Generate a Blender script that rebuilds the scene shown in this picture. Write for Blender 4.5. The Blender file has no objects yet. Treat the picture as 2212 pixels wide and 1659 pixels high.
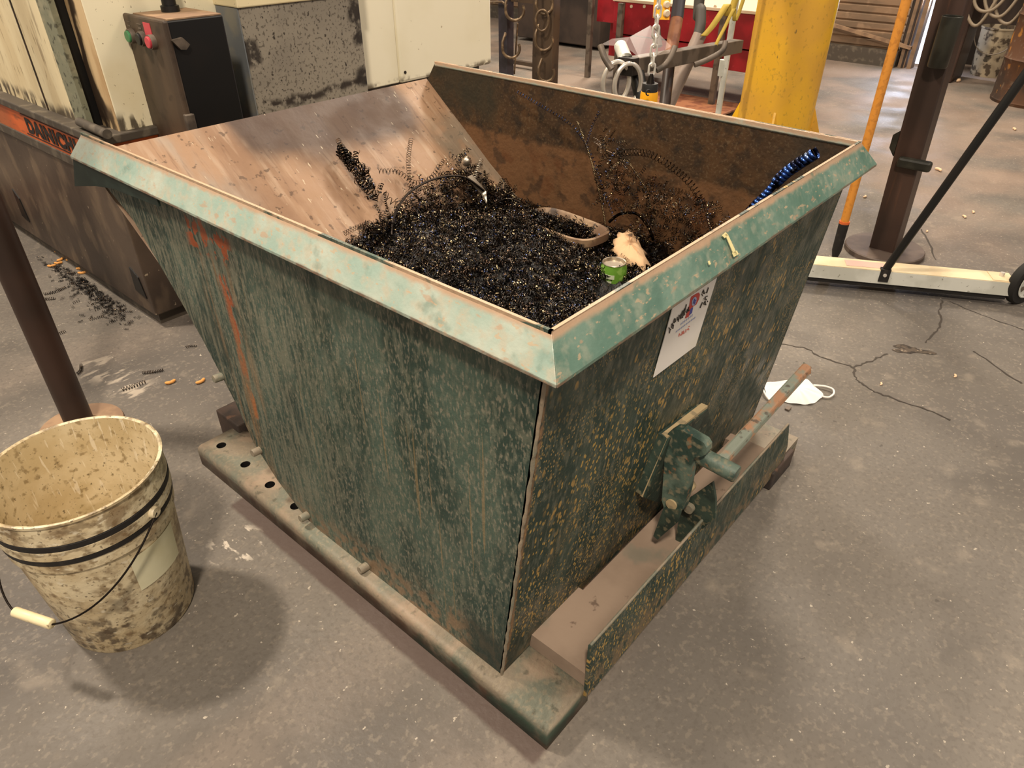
import bpy, math, random
import numpy as np
from mathutils import Vector, Matrix
random.seed(7); rng = np.random.default_rng(11)
S = bpy.context.scene
COL = S.collection
# ------------------------------------------------------------------ camera
FPX = 1537.0; CX, CY = 1106.0, 829.5
CAM = np.array([-0.553, -0.399, 1.26])
_vx = np.array([2725 - CX, -225 - CY]); _vy = np.array([-1040 - CX, -225 - CY])
FPX = math.sqrt(-(_vx @ _vy))
_X = np.array([_vx[0], _vx[1], FPX]); _X /= np.linalg.norm(_X)
_Y = np.array([_vy[0], _vy[1], FPX]); _Y -= _X * (_X @ _Y); _Y /= np.linalg.norm(_Y)
_Z = np.cross(_X, _Y)
if _Z[1] > 0: _Z = -_Z
MM = np.array([_X, _Y, _Z])
h0 = 1.26
_r = MM @ np.array([1180 - CX, 1620 - CY, FPX]); _t = -h0 / _r[2]
CAM = np.array([-_r[0] * _t, -_r[1] * _t, h0])
def ray(px, py): return MM @ np.array([px - CX, py - CY, FPX])
def at(px, py, ax, v):
    r = ray(px, py); return Vector(CAM + r * ((v - CAM[ax]) / r[ax]))
def gnd(px, py, z=0.0): return at(px, py, 2, z)
cd = bpy.data.cameras.new('camera'); cam = bpy.data.objects.new('camera', cd); COL.objects.link(cam)
R = Matrix([[MM[i][0], -MM[i][1], -MM[i][2]] for i in range(3)])
cam.matrix_world = Matrix.Translation(Vector(CAM)) @ R.to_4x4()
cd.sensor_width = 36; cd.lens = FPX * 36 / 2212; cd.clip_start = .02; cd.clip_end = 100
S.camera = cam
# ------------------------------------------------------------------ world, lights, exposure
S.view_settings.view_transform = 'Standard'; S.view_settings.look = 'None'
S.view_settings.gamma = 1; S.view_settings.use_curve_mapping = False
S.view_settings.exposure = 0.28
w = bpy.data.worlds.new('hall'); S.world = w; w.use_nodes = True
w.node_tree.nodes['Background'].inputs[0].default_value = (1, .90, .80, 1)
w.node_tree.nodes['Background'].inputs[1].default_value = .34
def lamp(loc, tgt, size, power, col=(1, .86, .70)):
    l = bpy.data.lights.new('high_bay_or_added_light', 'AREA'); l.shape = 'DISK'; l.size = size; l.energy = power; l.color = col
    o = bpy.data.objects.new('high_bay_or_added_light', l); COL.objects.link(o); o.location = loc
    o.rotation_euler = (Vector(tgt) - Vector(loc)).to_track_quat('-Z', 'Y').to_euler()
lamp((-.92, 2.85, 4.6), (.2, .8, 0), .38, 175)
lamp((-1.9, -1.4, 4.6), (.4, .8, 0), .45, 190)
lamp((3.8, -2.6, 5.0), (1.6, -.2, 0), 1.4, 70)  # added fill lamp for the right-hand floor, no such fixture known
lamp((4.6, 1.6, 5.2), (3.4, 1.2, 0), .8, 190)
lamp((7.6, 4.5, 5.0), (6.5, 3, 0), 1.2, 220)
lamp((3.6, 5.2, 5.0), (3.2, 3.6, 0), 1.0, 120)
lamp((6.87, 1.375, .6), (5.3, 1.15, 0), .12, 16, (.72, .80, 1))  # added cool lamp for daylight coming through the door gap
# ------------------------------------------------------------------ materials
def lin(c):
    if isinstance(c, str):
        c = [int(c[i:i + 2], 16) / 255 for i in (0, 2, 4)]
    return tuple(((x / 12.92) if x <= .04045 else ((x + .055) / 1.055) ** 2.4) for x in c) + (1,)
def mat(name, base, layers=(), rough=.7, metal=0., bump=None, rv=None, alpha=None, emit=None, coat=0., spec=None):
    m = bpy.data.materials.new(name); m.use_nodes = True; nt = m.node_tree; N = nt.nodes; L = nt.links
    b = N['Principled BSDF']
    tc = N.new('ShaderNodeTexCoord').outputs['Object']
    def mapped(s):
        if not isinstance(s, (tuple, list)): return tc, s
        mp = N.new('ShaderNodeMapping'); mp.inputs['Scale'].default_value = s; L.new(tc, mp.inputs[0]); return mp.outputs[0], 1.0
    def noise(s, d=4, off=0, dist=0, kind='noise'):
        v, sc = mapped(s)
        if off:
            mp = N.new('ShaderNodeMapping'); mp.inputs['Location'].default_value = (off, off * .7, off * 1.3); L.new(v, mp.inputs[0]); v = mp.outputs[0]
        if kind == 'voronoi':
            n = N.new('ShaderNodeTexVoronoi'); n.inputs['Scale'].default_value = sc; L.new(v, n.inputs['Vector']); return n.outputs['Distance']
        n = N.new('ShaderNodeTexNoise'); n.inputs['Scale'].default_value = sc; n.inputs['Detail'].default_value = d
        n.inputs['Distortion'].default_value = dist; L.new(v, n.inputs['Vector']); return n.outputs['Fac']
    def mr(f, lo, hi, a=0., c=1.):
        r = N.new('ShaderNodeMapRange'); r.interpolation_type = 'SMOOTHSTEP'
        for i, x in zip((1, 2, 3, 4), (lo, hi, a, c)): r.inputs[i].default_value = x
        L.new(f, r.inputs[0]); return r.outputs[0]
    def mul(a, c):
        n = N.new('ShaderNodeMath'); n.operation = 'MULTIPLY'
        for i, x in enumerate((a, c)):
            if isinstance(x, (int, float)): n.inputs[i].default_value = x
            else: L.new(x, n.inputs[i])
        return n.outputs[0]
    def add(a, c):
        n = N.new('ShaderNodeMath'); n.operation = 'ADD'
        for i, x in enumerate((a, c)):
            if isinstance(x, (int, float)): n.inputs[i].default_value = x
            else: L.new(x, n.inputs[i])
        return n.outputs[0]
    rgb = N.new('ShaderNodeRGB'); rgb.outputs[0].default_value = lin(base); cur = rgb.outputs[0]
    for k, l in enumerate(layers):
        f = mr(noise(l.get('s', 5), l.get('d', 4), k * 3.7 + 1, l.get('dist', 0), l.get('kind', 'noise')), l.get('lo', .4), l.get('hi', .6))
        if 'm' in l: f = mul(f, mr(noise(l['m'][0], 4, 13 + k), l['m'][1], l['m'][2]))
        if 'box' in l:
            (bx, soft) = l['box']
            sx = N.new('ShaderNodeSeparateXYZ'); L.new(tc, sx.inputs[0])
            wob = mr(noise(l.get('ws', 6), 4, 5 + k), 0, 1, -l.get('wob', .05), l.get('wob', .05))
            for ax in range(3):
                if bx[ax] is None: continue
                lo_, hi_ = bx[ax]; c = add(sx.outputs[ax], wob)
                if lo_ is not None: f = mul(f, mr(c, lo_ - soft, lo_ + soft))
                if hi_ is not None: f = mul(f, mr(c, hi_ - soft, hi_ + soft, 1., 0.))
        f = mul(f, l.get('a', 1.))
        mx = N.new('ShaderNodeMix'); mx.data_type = 'RGBA'; mx.inputs[7].default_value = lin(l['c'])
        L.new(f, mx.inputs[0]); L.new(cur, mx.inputs[6]); cur = mx.outputs[2]
    L.new(cur, b.inputs['Base Color'])
    b.inputs['Roughness'].default_value = rough; b.inputs['Metallic'].default_value = metal
    if spec is not None: b.inputs['Specular IOR Level'].default_value = spec
    if rv: L.new(mr(noise(rv[0], 3, 9), .35, .65, rv[1], rv[2]), b.inputs['Roughness'])
    if bump:
        bp = N.new('ShaderNodeBump'); bp.inputs['Strength'].default_value = bump[1]; bp.inputs['Distance'].default_value = .004
        L.new(noise(bump[0], 5, 2), bp.inputs['Height']); L.new(bp.outputs[0], b.inputs['Normal'])
    if alpha is not None: b.inputs['Alpha'].default_value = alpha
    if emit: b.inputs['Emission Color'].default_value = lin(emit[0]); b.inputs['Emission Strength'].default_value = emit[1]
    return m
M = {}
M['concrete'] = mat('concrete', '6f685f', [
    dict(c='59534d', s=1.3, lo=.40, hi=.62, d=6, a=.85), dict(c='82766a', s=(.7, 2.2, 1), lo=.52, hi=.68, d=7, a=.6),
    dict(c='544e48', s=4.5, lo=.54, hi=.72, d=9, a=.6), dict(c='5f5850', s=110, lo=.48, hi=.66, d=4, a=.5), dict(c='8c8172', s=90, lo=.54, hi=.68, d=4, a=.4),
    dict(c='978b7b', s=11, lo=.60, hi=.75, d=9, a=.4), dict(c='c2b6a4', s=80, lo=.71, hi=.75, d=2, a=.7), dict(c='bdb19e', s=34, lo=.745, hi=.77, d=3, a=.7),
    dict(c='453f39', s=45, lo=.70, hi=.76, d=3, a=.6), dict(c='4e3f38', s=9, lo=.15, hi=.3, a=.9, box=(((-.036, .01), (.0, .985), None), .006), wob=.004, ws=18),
    dict(c='cfc3b2', s=(60, 24, 1), lo=.56, hi=.63, a=.8, box=(((-.15, -.05), (.80, .90), None), .02)),
    dict(c='b7aa98', s=(16, 40, 1), lo=.5, hi=.62, a=.7, box=(((.0, .10), (1.62, 1.95), None), .03)),
    dict(c='a08672', s=2, lo=.35, hi=.6, a=.4, box=(((3.0, None), None, None), .8))], rough=.75, bump=(60, .4), rv=(3, .55, .85))
M['green_side'] = mat('worn_green_paint', '293c34', [
    dict(c='4a5c50', s=(8, 9, 3), lo=.42, hi=.62, d=8, a=.8), dict(c='696c5c', s=(70, 100, 34), lo=.46, hi=.64, d=9, a=.6),
    dict(c='8a8270', s=(160, 220, 90), lo=.52, hi=.66, d=6, a=.6), dict(c='1e322c', s=(5, 6, 3), lo=.52, hi=.64, d=8, a=.7),
    dict(c='86714f', s=(10, 75, 1.9), lo=.655, hi=.69, d=3, a=.6), dict(c='7c7a68', s=(60, 110, 12), lo=.45, hi=.62, d=7, a=.6, box=((None, (.55, 1.5), None), .2)),
    dict(c='9a4c26', s=(10, 46, 34), lo=.51, hi=.55, d=6, a=.95, box=((None, (.80, .96), (.675, .745)), .012), wob=.02),
    dict(c='9a4c26', s=(10, 60, 20), lo=.42, hi=.52, d=6, a=.9, box=((None, (.84, .868), (.40, .645)), .008), wob=.022, ws=9),
    dict(c='a8622e', s=(10, 60, 12), lo=.40, hi=.5, d=5, a=.9, box=((None, (.855, .872), (.30, .39)), .006), wob=.008, ws=12),
    dict(c='8a6a48', s=(10, 60, 5), lo=.45, hi=.6, d=5, a=.55, box=((None, (.82, .93), (.10, .68)), .03), wob=.03),
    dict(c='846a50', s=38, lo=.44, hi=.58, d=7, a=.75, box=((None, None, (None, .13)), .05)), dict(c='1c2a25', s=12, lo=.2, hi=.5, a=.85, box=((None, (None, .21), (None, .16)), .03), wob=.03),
    dict(c='b09478', s=40, lo=.2, hi=.45, a=.95, box=((None, None, (.829, None)), .002))], rough=.5, bump=(150, .3), rv=(14, .38, .7))
M['green_end'] = mat('spotted_green_paint', '24372f', [
    dict(c='414e43', s=(14, 10, 6), lo=.45, hi=.62, d=8, a=.8), dict(c='66685a', s=(110, 70, 30), lo=.48, hi=.64, d=8, a=.6),
    dict(c='b8964f', s=(120, 40, 66), lo=.34, hi=.24, kind='voronoi', a=.92, m=(7, .38, .52), box=(((None, .52), None, (None, .62)), .12), wob=.08),
    dict(c='ab8a4e', s=(70, 30, 34), lo=.34, hi=.22, kind='voronoi', a=.9, m=(9, .48, .58)), dict(c='a88c58', s=(200, 60, 120), lo=.32, hi=.22, kind='voronoi', a=.8, m=(6, .42, .6)),
    dict(c='7d6f4e', s=(70, 30, 12), lo=.56, hi=.66, d=6, a=.55, box=(((.5, 1.0), None, (.15, .72)), .12)),
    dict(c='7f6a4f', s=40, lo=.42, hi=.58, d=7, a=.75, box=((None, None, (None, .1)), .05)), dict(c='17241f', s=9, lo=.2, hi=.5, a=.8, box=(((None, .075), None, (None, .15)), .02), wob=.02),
    dict(c='8f6c4c', s=60, lo=.3, hi=.5, a=.8, box=(((None, .041), None, None), .004), wob=.006),
    dict(c='b09478', s=40, lo=.2, hi=.45, a=.95, box=((None, None, (.829, None)), .002))], rough=.48, bump=(150, .3), rv=(14, .35, .7))
def rimmat(nm, c, c2, dust):
    return mat(nm, c, [dict(c=c2, s=9, lo=.40, hi=.64, d=8, a=.8), dict(c='aaa490', s=(50, 50, 50), lo=.46, hi=.66, d=8, a=dust), dict(c='4c6a5e', s=16, lo=.58, hi=.7, d=8, a=.5),
        dict(c='b29a7c', s=(60, 60, 150), lo=.62, hi=.67, d=6, a=.7), dict(c='a9886c', s=(26, 26, 60), lo=.63, hi=.70, d=9, a=.6), dict(c='ad8f74', s=18, lo=.2, hi=.4, a=.95, box=((None, None, (.8245, None)), .004), wob=.003, ws=30),
        dict(c='7a5c48', s=30, lo=.35, hi=.6, a=.9, box=((None, None, (None, .7835)), .0025), wob=.003, ws=25)], rough=.42, bump=(110, .2), rv=(12, .3, .6))
M['rim'] = rimmat('lit_dusty_green_rim_paint', '8fa396', 'b0b5a6', .7)  # lighter copy of the rim paint: light angle and dust in the colour
M['rim_end'] = rimmat('shaded_green_rim_paint', '567466', '6c8577', .3)  # same paint made darker for the rim face turned from the light
M['rust_in'] = mat('rusted_steel_interior', '3c2a18', [
    dict(c='4c341c', s=11, lo=.4, hi=.62, d=9, a=.8), dict(c='261c12', s=30, lo=.5, hi=.68, d=9, a=.7), dict(c='5c4a34', s=150, lo=.54, hi=.66, d=3, a=.55),
    dict(c='6b4a2e', s=14, lo=.2, hi=.5, d=8, a=.75, box=((None, (.2, None), (None, .665)), .010), wob=.012, ws=3),
    dict(c='553218', s=14, lo=.5, hi=.62, d=8, a=.6, box=((None, None, (None, .64)), .03)), dict(c='1f1912', s=22, lo=.52, hi=.64, d=9, a=.55),
    dict(c='2b281c', s=5, lo=.25, hi=.5, a=.75, box=((None, (1.1, None), (.7, None)), .04)), dict(c='b09478', s=40, lo=.2, hi=.45, a=.95, box=((None, None, (.830, None)), .0015), wob=.001),
    dict(c='332b21', s=5, lo=.3, hi=.6, a=.6, box=((None, (None, .22), (.6, None)), .06))], rough=.75, bump=(80, .5), spec=.3)
M['slope'] = mat('scraped_tan_steel', '94755a', [
    dict(c='7b5d45', s=(7, 3, 3), lo=.42, hi=.62, d=8, a=.85), dict(c='a89078', s=(40, 5, 5), lo=.50, hi=.66, d=8, a=.55), dict(c='694b36', s=(90, 8, 8), lo=.58, hi=.7, d=8, a=.55),
    dict(c='45301f', s=48, lo=.62, hi=.68, d=4, a=.7), dict(c='33251f', s=(6, 3, 3), lo=.1, hi=.34, d=6, a=.84, box=(((.38, .98), None, (.685, None)), .035), wob=.07, ws=3),  # dark upper patch: soft shade as well as oily stain painted into the colour
    dict(c='8d8478', s=(14, 5, 5), lo=.42, hi=.6, d=6, a=.6, box=(((None, .30), None, None), .08), wob=.06),
    dict(c='6d6455', s=(9, 9, 9), lo=.3, hi=.5, a=.7, box=(((.98, None), None, (None, .68)), .03), wob=.03),
    dict(c='d9ccb0', s=(160, 26, 26), lo=.71, hi=.74, d=2, a=.5)], rough=.6, bump=(60, .25), rv=(8, .55, .75))
M['rail'] = mat('dusty_rail_steel', '857967', [
    dict(c='6a7062', s=9, lo=.42, hi=.6, d=8, a=.8), dict(c='a08a74', s=16, lo=.48, hi=.66, d=8, a=.75), dict(c='474638', s=40, lo=.60, hi=.7, d=8, a=.6), dict(c='93866f', s=120, lo=.5, hi=.66, d=4, a=.5),
    dict(c='5b4432', s=16, lo=.3, hi=.6, d=7, a=.9, box=((None, None, (None, .034)), .006), wob=.006),
    dict(c='2d4a3d', s=12, lo=.40, hi=.55, d=7, a=.85, box=((None, (None, .4), (None, .046)), .008), wob=.008)], rough=.6, bump=(80, .35))
M['dustfloor'] = mat('dusty_channel_steel', '968270', [dict(c='83705f', s=6, lo=.4, hi=.6, a=.7), dict(c='5c4a3e', s=30, lo=.66, hi=.72, a=.8), dict(c='5c6a5e', s=8, lo=.6, hi=.7, a=.4)], rough=.85, bump=(60, .2))
M['darkrust'] = mat('dark_rusty_steel', '4a3b32', [dict(c='2e2824', s=9, lo=.4, hi=.6), dict(c='6e4f3c', s=25, lo=.6, hi=.72, a=.7)], rough=.75, bump=(60, .3))
M['latch'] = mat('latch_green_paint', '5d6d60', [dict(c='2f423a', s=14, lo=.45, hi=.58, d=8), dict(c='8b8269', s=60, lo=.5, hi=.66, d=8, a=.7), dict(c='9b6a44', s=40, lo=.62, hi=.68, a=.6)], rough=.55, bump=(90, .3))
M['gusset'] = mat('shaded_green_gusset_paint', '1c2a25', [dict(c='2b3a33', s=20, lo=.5, hi=.65, d=6, a=.6)], rough=.5)  # green darkened to carry the strong shade under the rim
M['latch_dark'] = mat('dark_worn_latch_paint', '334238', [dict(c='212f28', s=20, lo=.45, hi=.6, d=8), dict(c='7d7358', s=70, lo=.54, hi=.66, d=8, a=.6)], rough=.55, bump=(90, .3))
M['handle'] = mat('rusty_green_bar', '7d8476', [dict(c='a87652', s=26, lo=.46, hi=.6, d=8, a=.85), dict(c='4a4136', s=60, lo=.58, hi=.68, a=.8)], rough=.55, bump=(90, .3))
M['tanedge'] = mat('worn_tan_paint', 'b09b76', [dict(c='7d735c', s=40, lo=.55, hi=.68, a=.7)], rough=.7)
M['bucket'] = mat('grimy_cream_plastic', 'dccdaa', [
    dict(c='c0aa82', s=9, lo=.42, hi=.6, d=9, a=.75), dict(c='86704f', s=60, lo=.52, hi=.66, d=9, a=.75), dict(c='4a3b2a', s=130, lo=.60, hi=.68, d=6, a=.7),
    dict(c='73593a', s=17, lo=.52, hi=.66, d=10, a=.7), dict(c='43352a', s=36, lo=.48, hi=.60, d=10, a=.8, box=((None, None, (None, .13)), .08), wob=.10, ws=9), dict(c='6d5a40', s=(30, 30, 60), lo=.5, hi=.62, d=10, a=.6, box=((None, None, (.26, None)), .02)), dict(c='ece2c8', s=(40, 40, 90), lo=.6, hi=.7, d=7, a=.6)], rough=.45, bump=(80, .35))
M['bucket_in'] = mat('stained_plastic_inside', 'dccba6', [dict(c='bba477', s=7, lo=.42, hi=.62, d=9, a=.7), dict(c='8a7550', s=70, lo=.54, hi=.68, d=9, a=.75), dict(c='463822', s=150, lo=.63, hi=.7, d=5, a=.7), dict(c='efe3c8', s=(120, 120, 12), lo=.6, hi=.66, a=.6),
    dict(c='97834f', s=24, lo=.40, hi=.6, d=9, a=.7, box=((None, None, (None, .18)), .08), wob=.05)], rough=.45, bump=(60, .2))
M['paper'] = mat('pale_label', 'e0dab8', [dict(c='cfc7a0', s=9, lo=.45, hi=.65, a=.7)], rough=.6)
M['black'] = mat('black_rubber', '1a1715', [dict(c='342e29', s=40, lo=.55, hi=.7, a=.6)], rough=.6)
M['blackpaint'] = mat('black_enamel', '0b0a09', [dict(c='241a12', s=3, lo=.5, hi=.7, a=.5)], rough=.45)
M['boxbrown'] = mat('oily_brown_enamel', '3f3227', [dict(c='4f3f30', s=(8, 8, 2), lo=.4, hi=.6), dict(c='231b15', s=20, lo=.55, hi=.7, a=.6)], rough=.5, bump=(30, .1))
M['boxtop'] = mat('dusty_brown_top', '9a7d60', [dict(c='806650', s=12, lo=.4, hi=.6)], rough=.8)
M['cream'] = mat('cream_machine_enamel', 'e8d8ae', [dict(c='d2bd90', s=4, lo=.45, hi=.65, d=5, a=.5), dict(c='7c684c', s=90, lo=.66, hi=.72, d=3, a=.7)], rough=.45)
M['cream_dirty'] = mat('oil_streaked_cream_enamel', 'e6d6ae', [dict(c='cdb78c', s=(10, 10, 2), lo=.44, hi=.62, d=8, a=.6), dict(c='8b7454', s=(90, 90, 16), lo=.60, hi=.7, d=7, a=.7), dict(c='6d5336', s=(30, 30, 5), lo=.62, hi=.72, d=8, a=.5),
    dict(c='3a2d22', s=(30, 30, 9), lo=.40, hi=.52, d=6, a=.9, box=((None, None, (None, .70)), .02), wob=.04)], rough=.5)
M['cream_stained'] = mat('brown_stained_cream_post', 'cfb48a', [dict(c='b39268', s=(12, 12, 3), lo=.42, hi=.6, d=8, a=.8), dict(c='2e211a', s=(16, 16, 5), lo=.42, hi=.5, d=7, a=.95, box=((None, (.075, None), None), .012), wob=.05, ws=7),
    dict(c='3a2d22', s=(20, 20, 9), lo=.38, hi=.5, d=6, a=.9, box=((None, None, (None, .72)), .02), wob=.04)], rough=.5)
M['cream_white'] = mat('stained_white_enamel', 'f0e6c6', [dict(c='dccb9f', s=4, lo=.5, hi=.7, d=6, a=.5), dict(c='6d5a40', s=90, lo=.68, hi=.72, d=3, a=.8), dict(c='3a2d22', s=(40, 40, 12), lo=.42, hi=.54, d=7, a=.9, box=((None, None, (None, .71)), .015), wob=.03)], rough=.45)
M['white'] = mat('white_machine_enamel', 'f2ead0', [dict(c='e2d8b6', s=3, lo=.5, hi=.7, a=.4), dict(c='8a7048', s=30, lo=.72, hi=.76, a=.6),
    dict(c='5a4a36', s=30, lo=.45, hi=.6, d=7, a=.8, box=((None, None, (None, .648)), .01), wob=.012)], rough=.4)
M['greybox'] = mat('oily_grey_enamel', '857d70', [dict(c='978e7e', s=6, lo=.4, hi=.6, a=.6), dict(c='4e463c', s=(110, 110, 90), lo=.55, hi=.63, d=3, a=.75), dict(c='2d2620', s=70, lo=.66, hi=.7, d=2, a=.9),
    dict(c='2a211b', s=26, lo=.40, hi=.54, d=8, a=.95, box=(((.50, None), None, (.672, .700)), .010), wob=.03, ws=9),
    dict(c='241d19', s=26, lo=.30, hi=.48, d=6, a=.95, box=(((.895, None), None, (.82, None)), .012), wob=.03, ws=9), dict(c='241d19', s=26, lo=.30, hi=.48, d=6, a=.95, box=(((.89, None), None, (.69, .735)), .012), wob=.03, ws=9),
    dict(c='241d19', s=26, lo=.35, hi=.48, d=6, a=.9, box=(((None, .51), None, (.80, .88)), .01), wob=.025, ws=9)], rough=.5)
M['greystrip'] = mat('blue_grey_enamel', '6f7376', [dict(c='8b8677', s=9, lo=.5, hi=.65, a=.7)], rough=.5)
M['greygreen'] = mat('speckled_grey_green_strip', '7c7c66', [dict(c='3b3a2d', s=50, lo=.55, hi=.65, a=.8), dict(c='a29a7e', s=20, lo=.5, hi=.7, a=.5)], rough=.6)
M['machbase'] = mat('grimy_brown_casting', '54463a', [dict(c='40342b', s=3, lo=.4, hi=.6, d=8), dict(c='75634f', s=(12, 12, 6), lo=.50, hi=.68, d=9, a=.6), dict(c='b4a288', s=60, lo=.69, hi=.73, a=.7),
    dict(c='2c241f', s=5, lo=.3, hi=.6, a=.5, box=((None, None, (None, .2)), .1))], rough=.5, bump=(30, .2))
M['orange'] = mat('faded_orange_enamel', 'd8682f', [dict(c='b85628', s=9, lo=.45, hi=.65, a=.6), dict(c='6e4a35', s=(14, 14, 60), lo=.56, hi=.68, a=.5), dict(c='8a5a3a', s=9, lo=.2, hi=.5, a=.6, box=((None, (.81, None), None), .08))], rough=.5)
M['ledge'] = mat('grimy_grey_ledge', '4a4238', [dict(c='6d6354', s=20, lo=.5, hi=.65, a=.7)], rough=.6, bump=(30, .2))
M['ink'] = mat('black_ink', '1b1512', rough=.6)
M['scrap'] = mat('black_oily_metal_shavings', '241d19', [dict(c='4a3c32', s=30, lo=.5, hi=.6), dict(c='8f7458', s=110, lo=.60, hi=.66, d=2), dict(c='0d0b0a', s=50, lo=.5, hi=.6, a=.8)], rough=.25, metal=1.)
M['heap'] = mat('dark_oily_swarf', '0d0a08', [dict(c='231b15', s=60, lo=.5, hi=.64), dict(c='3c2d22', s=110, lo=.62, hi=.7, d=2)], rough=.45, bump=(160, 1.))
M['blued'] = mat('blue_tempered_steel', '3a4468', [dict(c='181c2c', s=30, lo=.45, hi=.6), dict(c='6f85b8', s=60, lo=.6, hi=.68, a=.7)], rough=.22, metal=1.)
M['bright_blued'] = mat('bright_blue_tempered_steel', '3f63b4', [dict(c='141a30', s=45, lo=.46, hi=.56), dict(c='9fb4dc', s=60, lo=.6, hi=.68, a=.7)], rough=.25, metal=.9)
M['brass'] = mat('straw_tempered_steel', '9a8a6a', [dict(c='4a4034', s=30, lo=.45, hi=.6)], rough=.3, metal=1.)
M['darkwire'] = mat('dark_strap_steel', '2c2622', rough=.35, metal=.9)
M['tub'] = mat('dirty_beige_plastic', '9a7f62', [dict(c='6d5440', s=12, lo=.42, hi=.6, d=6), dict(c='2a201a', s=30, lo=.56, hi=.66, d=6, a=.8)], rough=.6)
M['rag'] = mat('beige_cloth', 'd3ae86', [dict(c='a37c58', s=16, lo=.5, hi=.65, d=6), dict(c='33271f', s=40, lo=.63, hi=.7, a=.8)], rough=.9)
M['cangreen'] = mat('lime_green_can_print', '74a83c', [dict(c='a8cf6a', s=40, lo=.5, hi=.6, a=.6), dict(c='2b2a1a', s=50, lo=.62, hi=.68, a=.9)], rough=.35, metal=.3)
M['canwhite'] = mat('pale_can_print', 'cfd6b4', rough=.4)
M['canred'] = mat('red_can_print', 'a82c24', rough=.4)
M['alu'] = mat('bare_aluminium', 'c4b8a6', [dict(c='8a7d6d', s=40, lo=.55, hi=.68, a=.6)], rough=.35, metal=.9)
M['card'] = mat('white_card', 'f2ede6', [dict(c='e2dcc8', s=5, lo=.55, hi=.7, a=.5)], rough=.45)
M['red'] = mat('red_print', 'c23a34', rough=.5); M['blue'] = mat('blue_print', '3b46a0', rough=.5); M['paleblue'] = mat('pale_blue_print', 'a4aed0', rough=.5); M['palered'] = mat('pale_red_print', 'd9786a', rough=.5)
M['brown_col'] = mat('dark_brown_post_paint', '3d2a21', [dict(c='2e2019', s=3, lo=.4, hi=.6), dict(c='5a3a26', s=(40, 40, 2), lo=.6, hi=.7, a=.5)], rough=.45)
M['disc'] = mat('brown_grey_base_plate', '4d4038', [dict(c='5e5046', s=8, lo=.45, hi=.6)], rough=.6)
M['olive'] = mat('dark_olive_tube', '33322a', [dict(c='24231d', s=9, lo=.45, hi=.6)], rough=.4, metal=.3)
M['orangestick'] = mat('orange_fibreglass', 'd08a34', [dict(c='b5742c', s=60, lo=.5, hi=.62, a=.7)], rough=.5)
M['galv'] = mat('galvanised_steel', 'd6d6cc', [dict(c='b8b8ac', s=9, lo=.45, hi=.6, a=.6), dict(c='6d675a', s=60, lo=.66, hi=.7, a=.6)], rough=.45, metal=.1)
M['galvtop'] = mat('dusty_bar_top', 'dac8a4', [dict(c='c6b08c', s=9, lo=.45, hi=.6, a=.7)], rough=.6)
M['pink'] = mat('faded_sticker', 'c8a698', rough=.6)
M['tyre'] = mat('black_tyre', '16130f', rough=.8)
M['mask'] = mat('white_mask_fabric', 'f4efe6', [dict(c='dcd6ca', s=14, lo=.5, hi=.65, a=.4)], rough=.9)
M['yellow'] = mat('chipped_yellow_paint', 'e2ae2c', [dict(c='cf9c3c', s=3, lo=.42, hi=.62, d=8, a=.75), dict(c='f0c41c', s=(5, 5, 1), lo=.52, hi=.62, a=.8), dict(c='a08030', s=(60, 60, 40), lo=.58, hi=.68, d=8, a=.5), dict(c='4c4630', s=(22, 22, 9), lo=.69, hi=.73, d=6, a=.8)], rough=.45)
M['shutter'] = mat('dusty_corrugated_door', '8a6f55', [dict(c='75604b', s=(3, 3, 12), lo=.4, hi=.6, d=6), dict(c='a08468', s=8, lo=.55, hi=.7, a=.6)], rough=.7)
M['darkwall'] = mat('dark_wall', '2b221c', [dict(c='40332a', s=3, lo=.4, hi=.6)], rough=.8)
M['redpaint'] = mat('red_cabinet_paint', '9c1c26', [dict(c='7d141c', s=5, lo=.4, hi=.6), dict(c='b8434a', s=40, lo=.66, hi=.72, a=.5)], rough=.4)
M['white_trim'] = mat('pale_worktop', 'cdb79c', rough=.6)
M['steelgrey'] = mat('grey_steel_tube', '6e6256', [dict(c='4f463d', s=12, lo=.45, hi=.6)], rough=.5, metal=.3)
M['darkblue'] = mat('dark_blue_grey_upright', '37333a', [dict(c='2a2629', s=9, lo=.45, hi=.6)], rough=.5)
M['hook'] = mat('worn_hook_steel', '6b5a48', [dict(c='9a8468', s=30, lo=.5, hi=.65)], rough=.4, metal=.6)
M['chrome'] = mat('bright_ring_steel', 'dcd4c8', rough=.3, metal=.7)
M['zinc'] = mat('zinc_plated_chain', 'ddd6cc', rough=.35, metal=.5)
M['tag'] = mat('bright_yellow_plastic', 'eaa414', rough=.45)
M['copper'] = mat('rusty_pipe_paint', '9a6748', [dict(c='7b4c36', s=14, lo=.45, hi=.6)], rough=.5)
M['pipegrey'] = mat('grey_plastic_pipe', '9c8a7d', [dict(c='85756a', s=14, lo=.5, hi=.65)], rough=.5)
M['hose'] = mat('dark_grey_hose', '45403a', rough=.6)
M['strap'] = mat('yellow_strap_webbing', 'b59a3c', rough=.8)
M['film'] = mat('clear_plastic_film', 'e8dcd8', rough=.25, alpha=.10)
M['drum'] = mat('rusted_drum', '5a3a22', [dict(c='3a2a1e', s=4, lo=.45, hi=.6), dict(c='b57a2c', s=14, lo=.6, hi=.7, d=6, a=.8), dict(c='7b6a56', s=20, lo=.58, hi=.7, a=.5)], rough=.7)
M['oldbucket'] = mat('whitewashed_pail', 'b8a88c', [dict(c='5a4c3c', s=16, lo=.5, hi=.6, d=6), dict(c='2d251d', s=12, lo=.58, hi=.66, a=.9)], rough=.7)
M['chip'] = mat('orange_pellet', 'd89a52', [dict(c='c27c38', s=60, lo=.5, hi=.65)], rough=.8)
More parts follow.
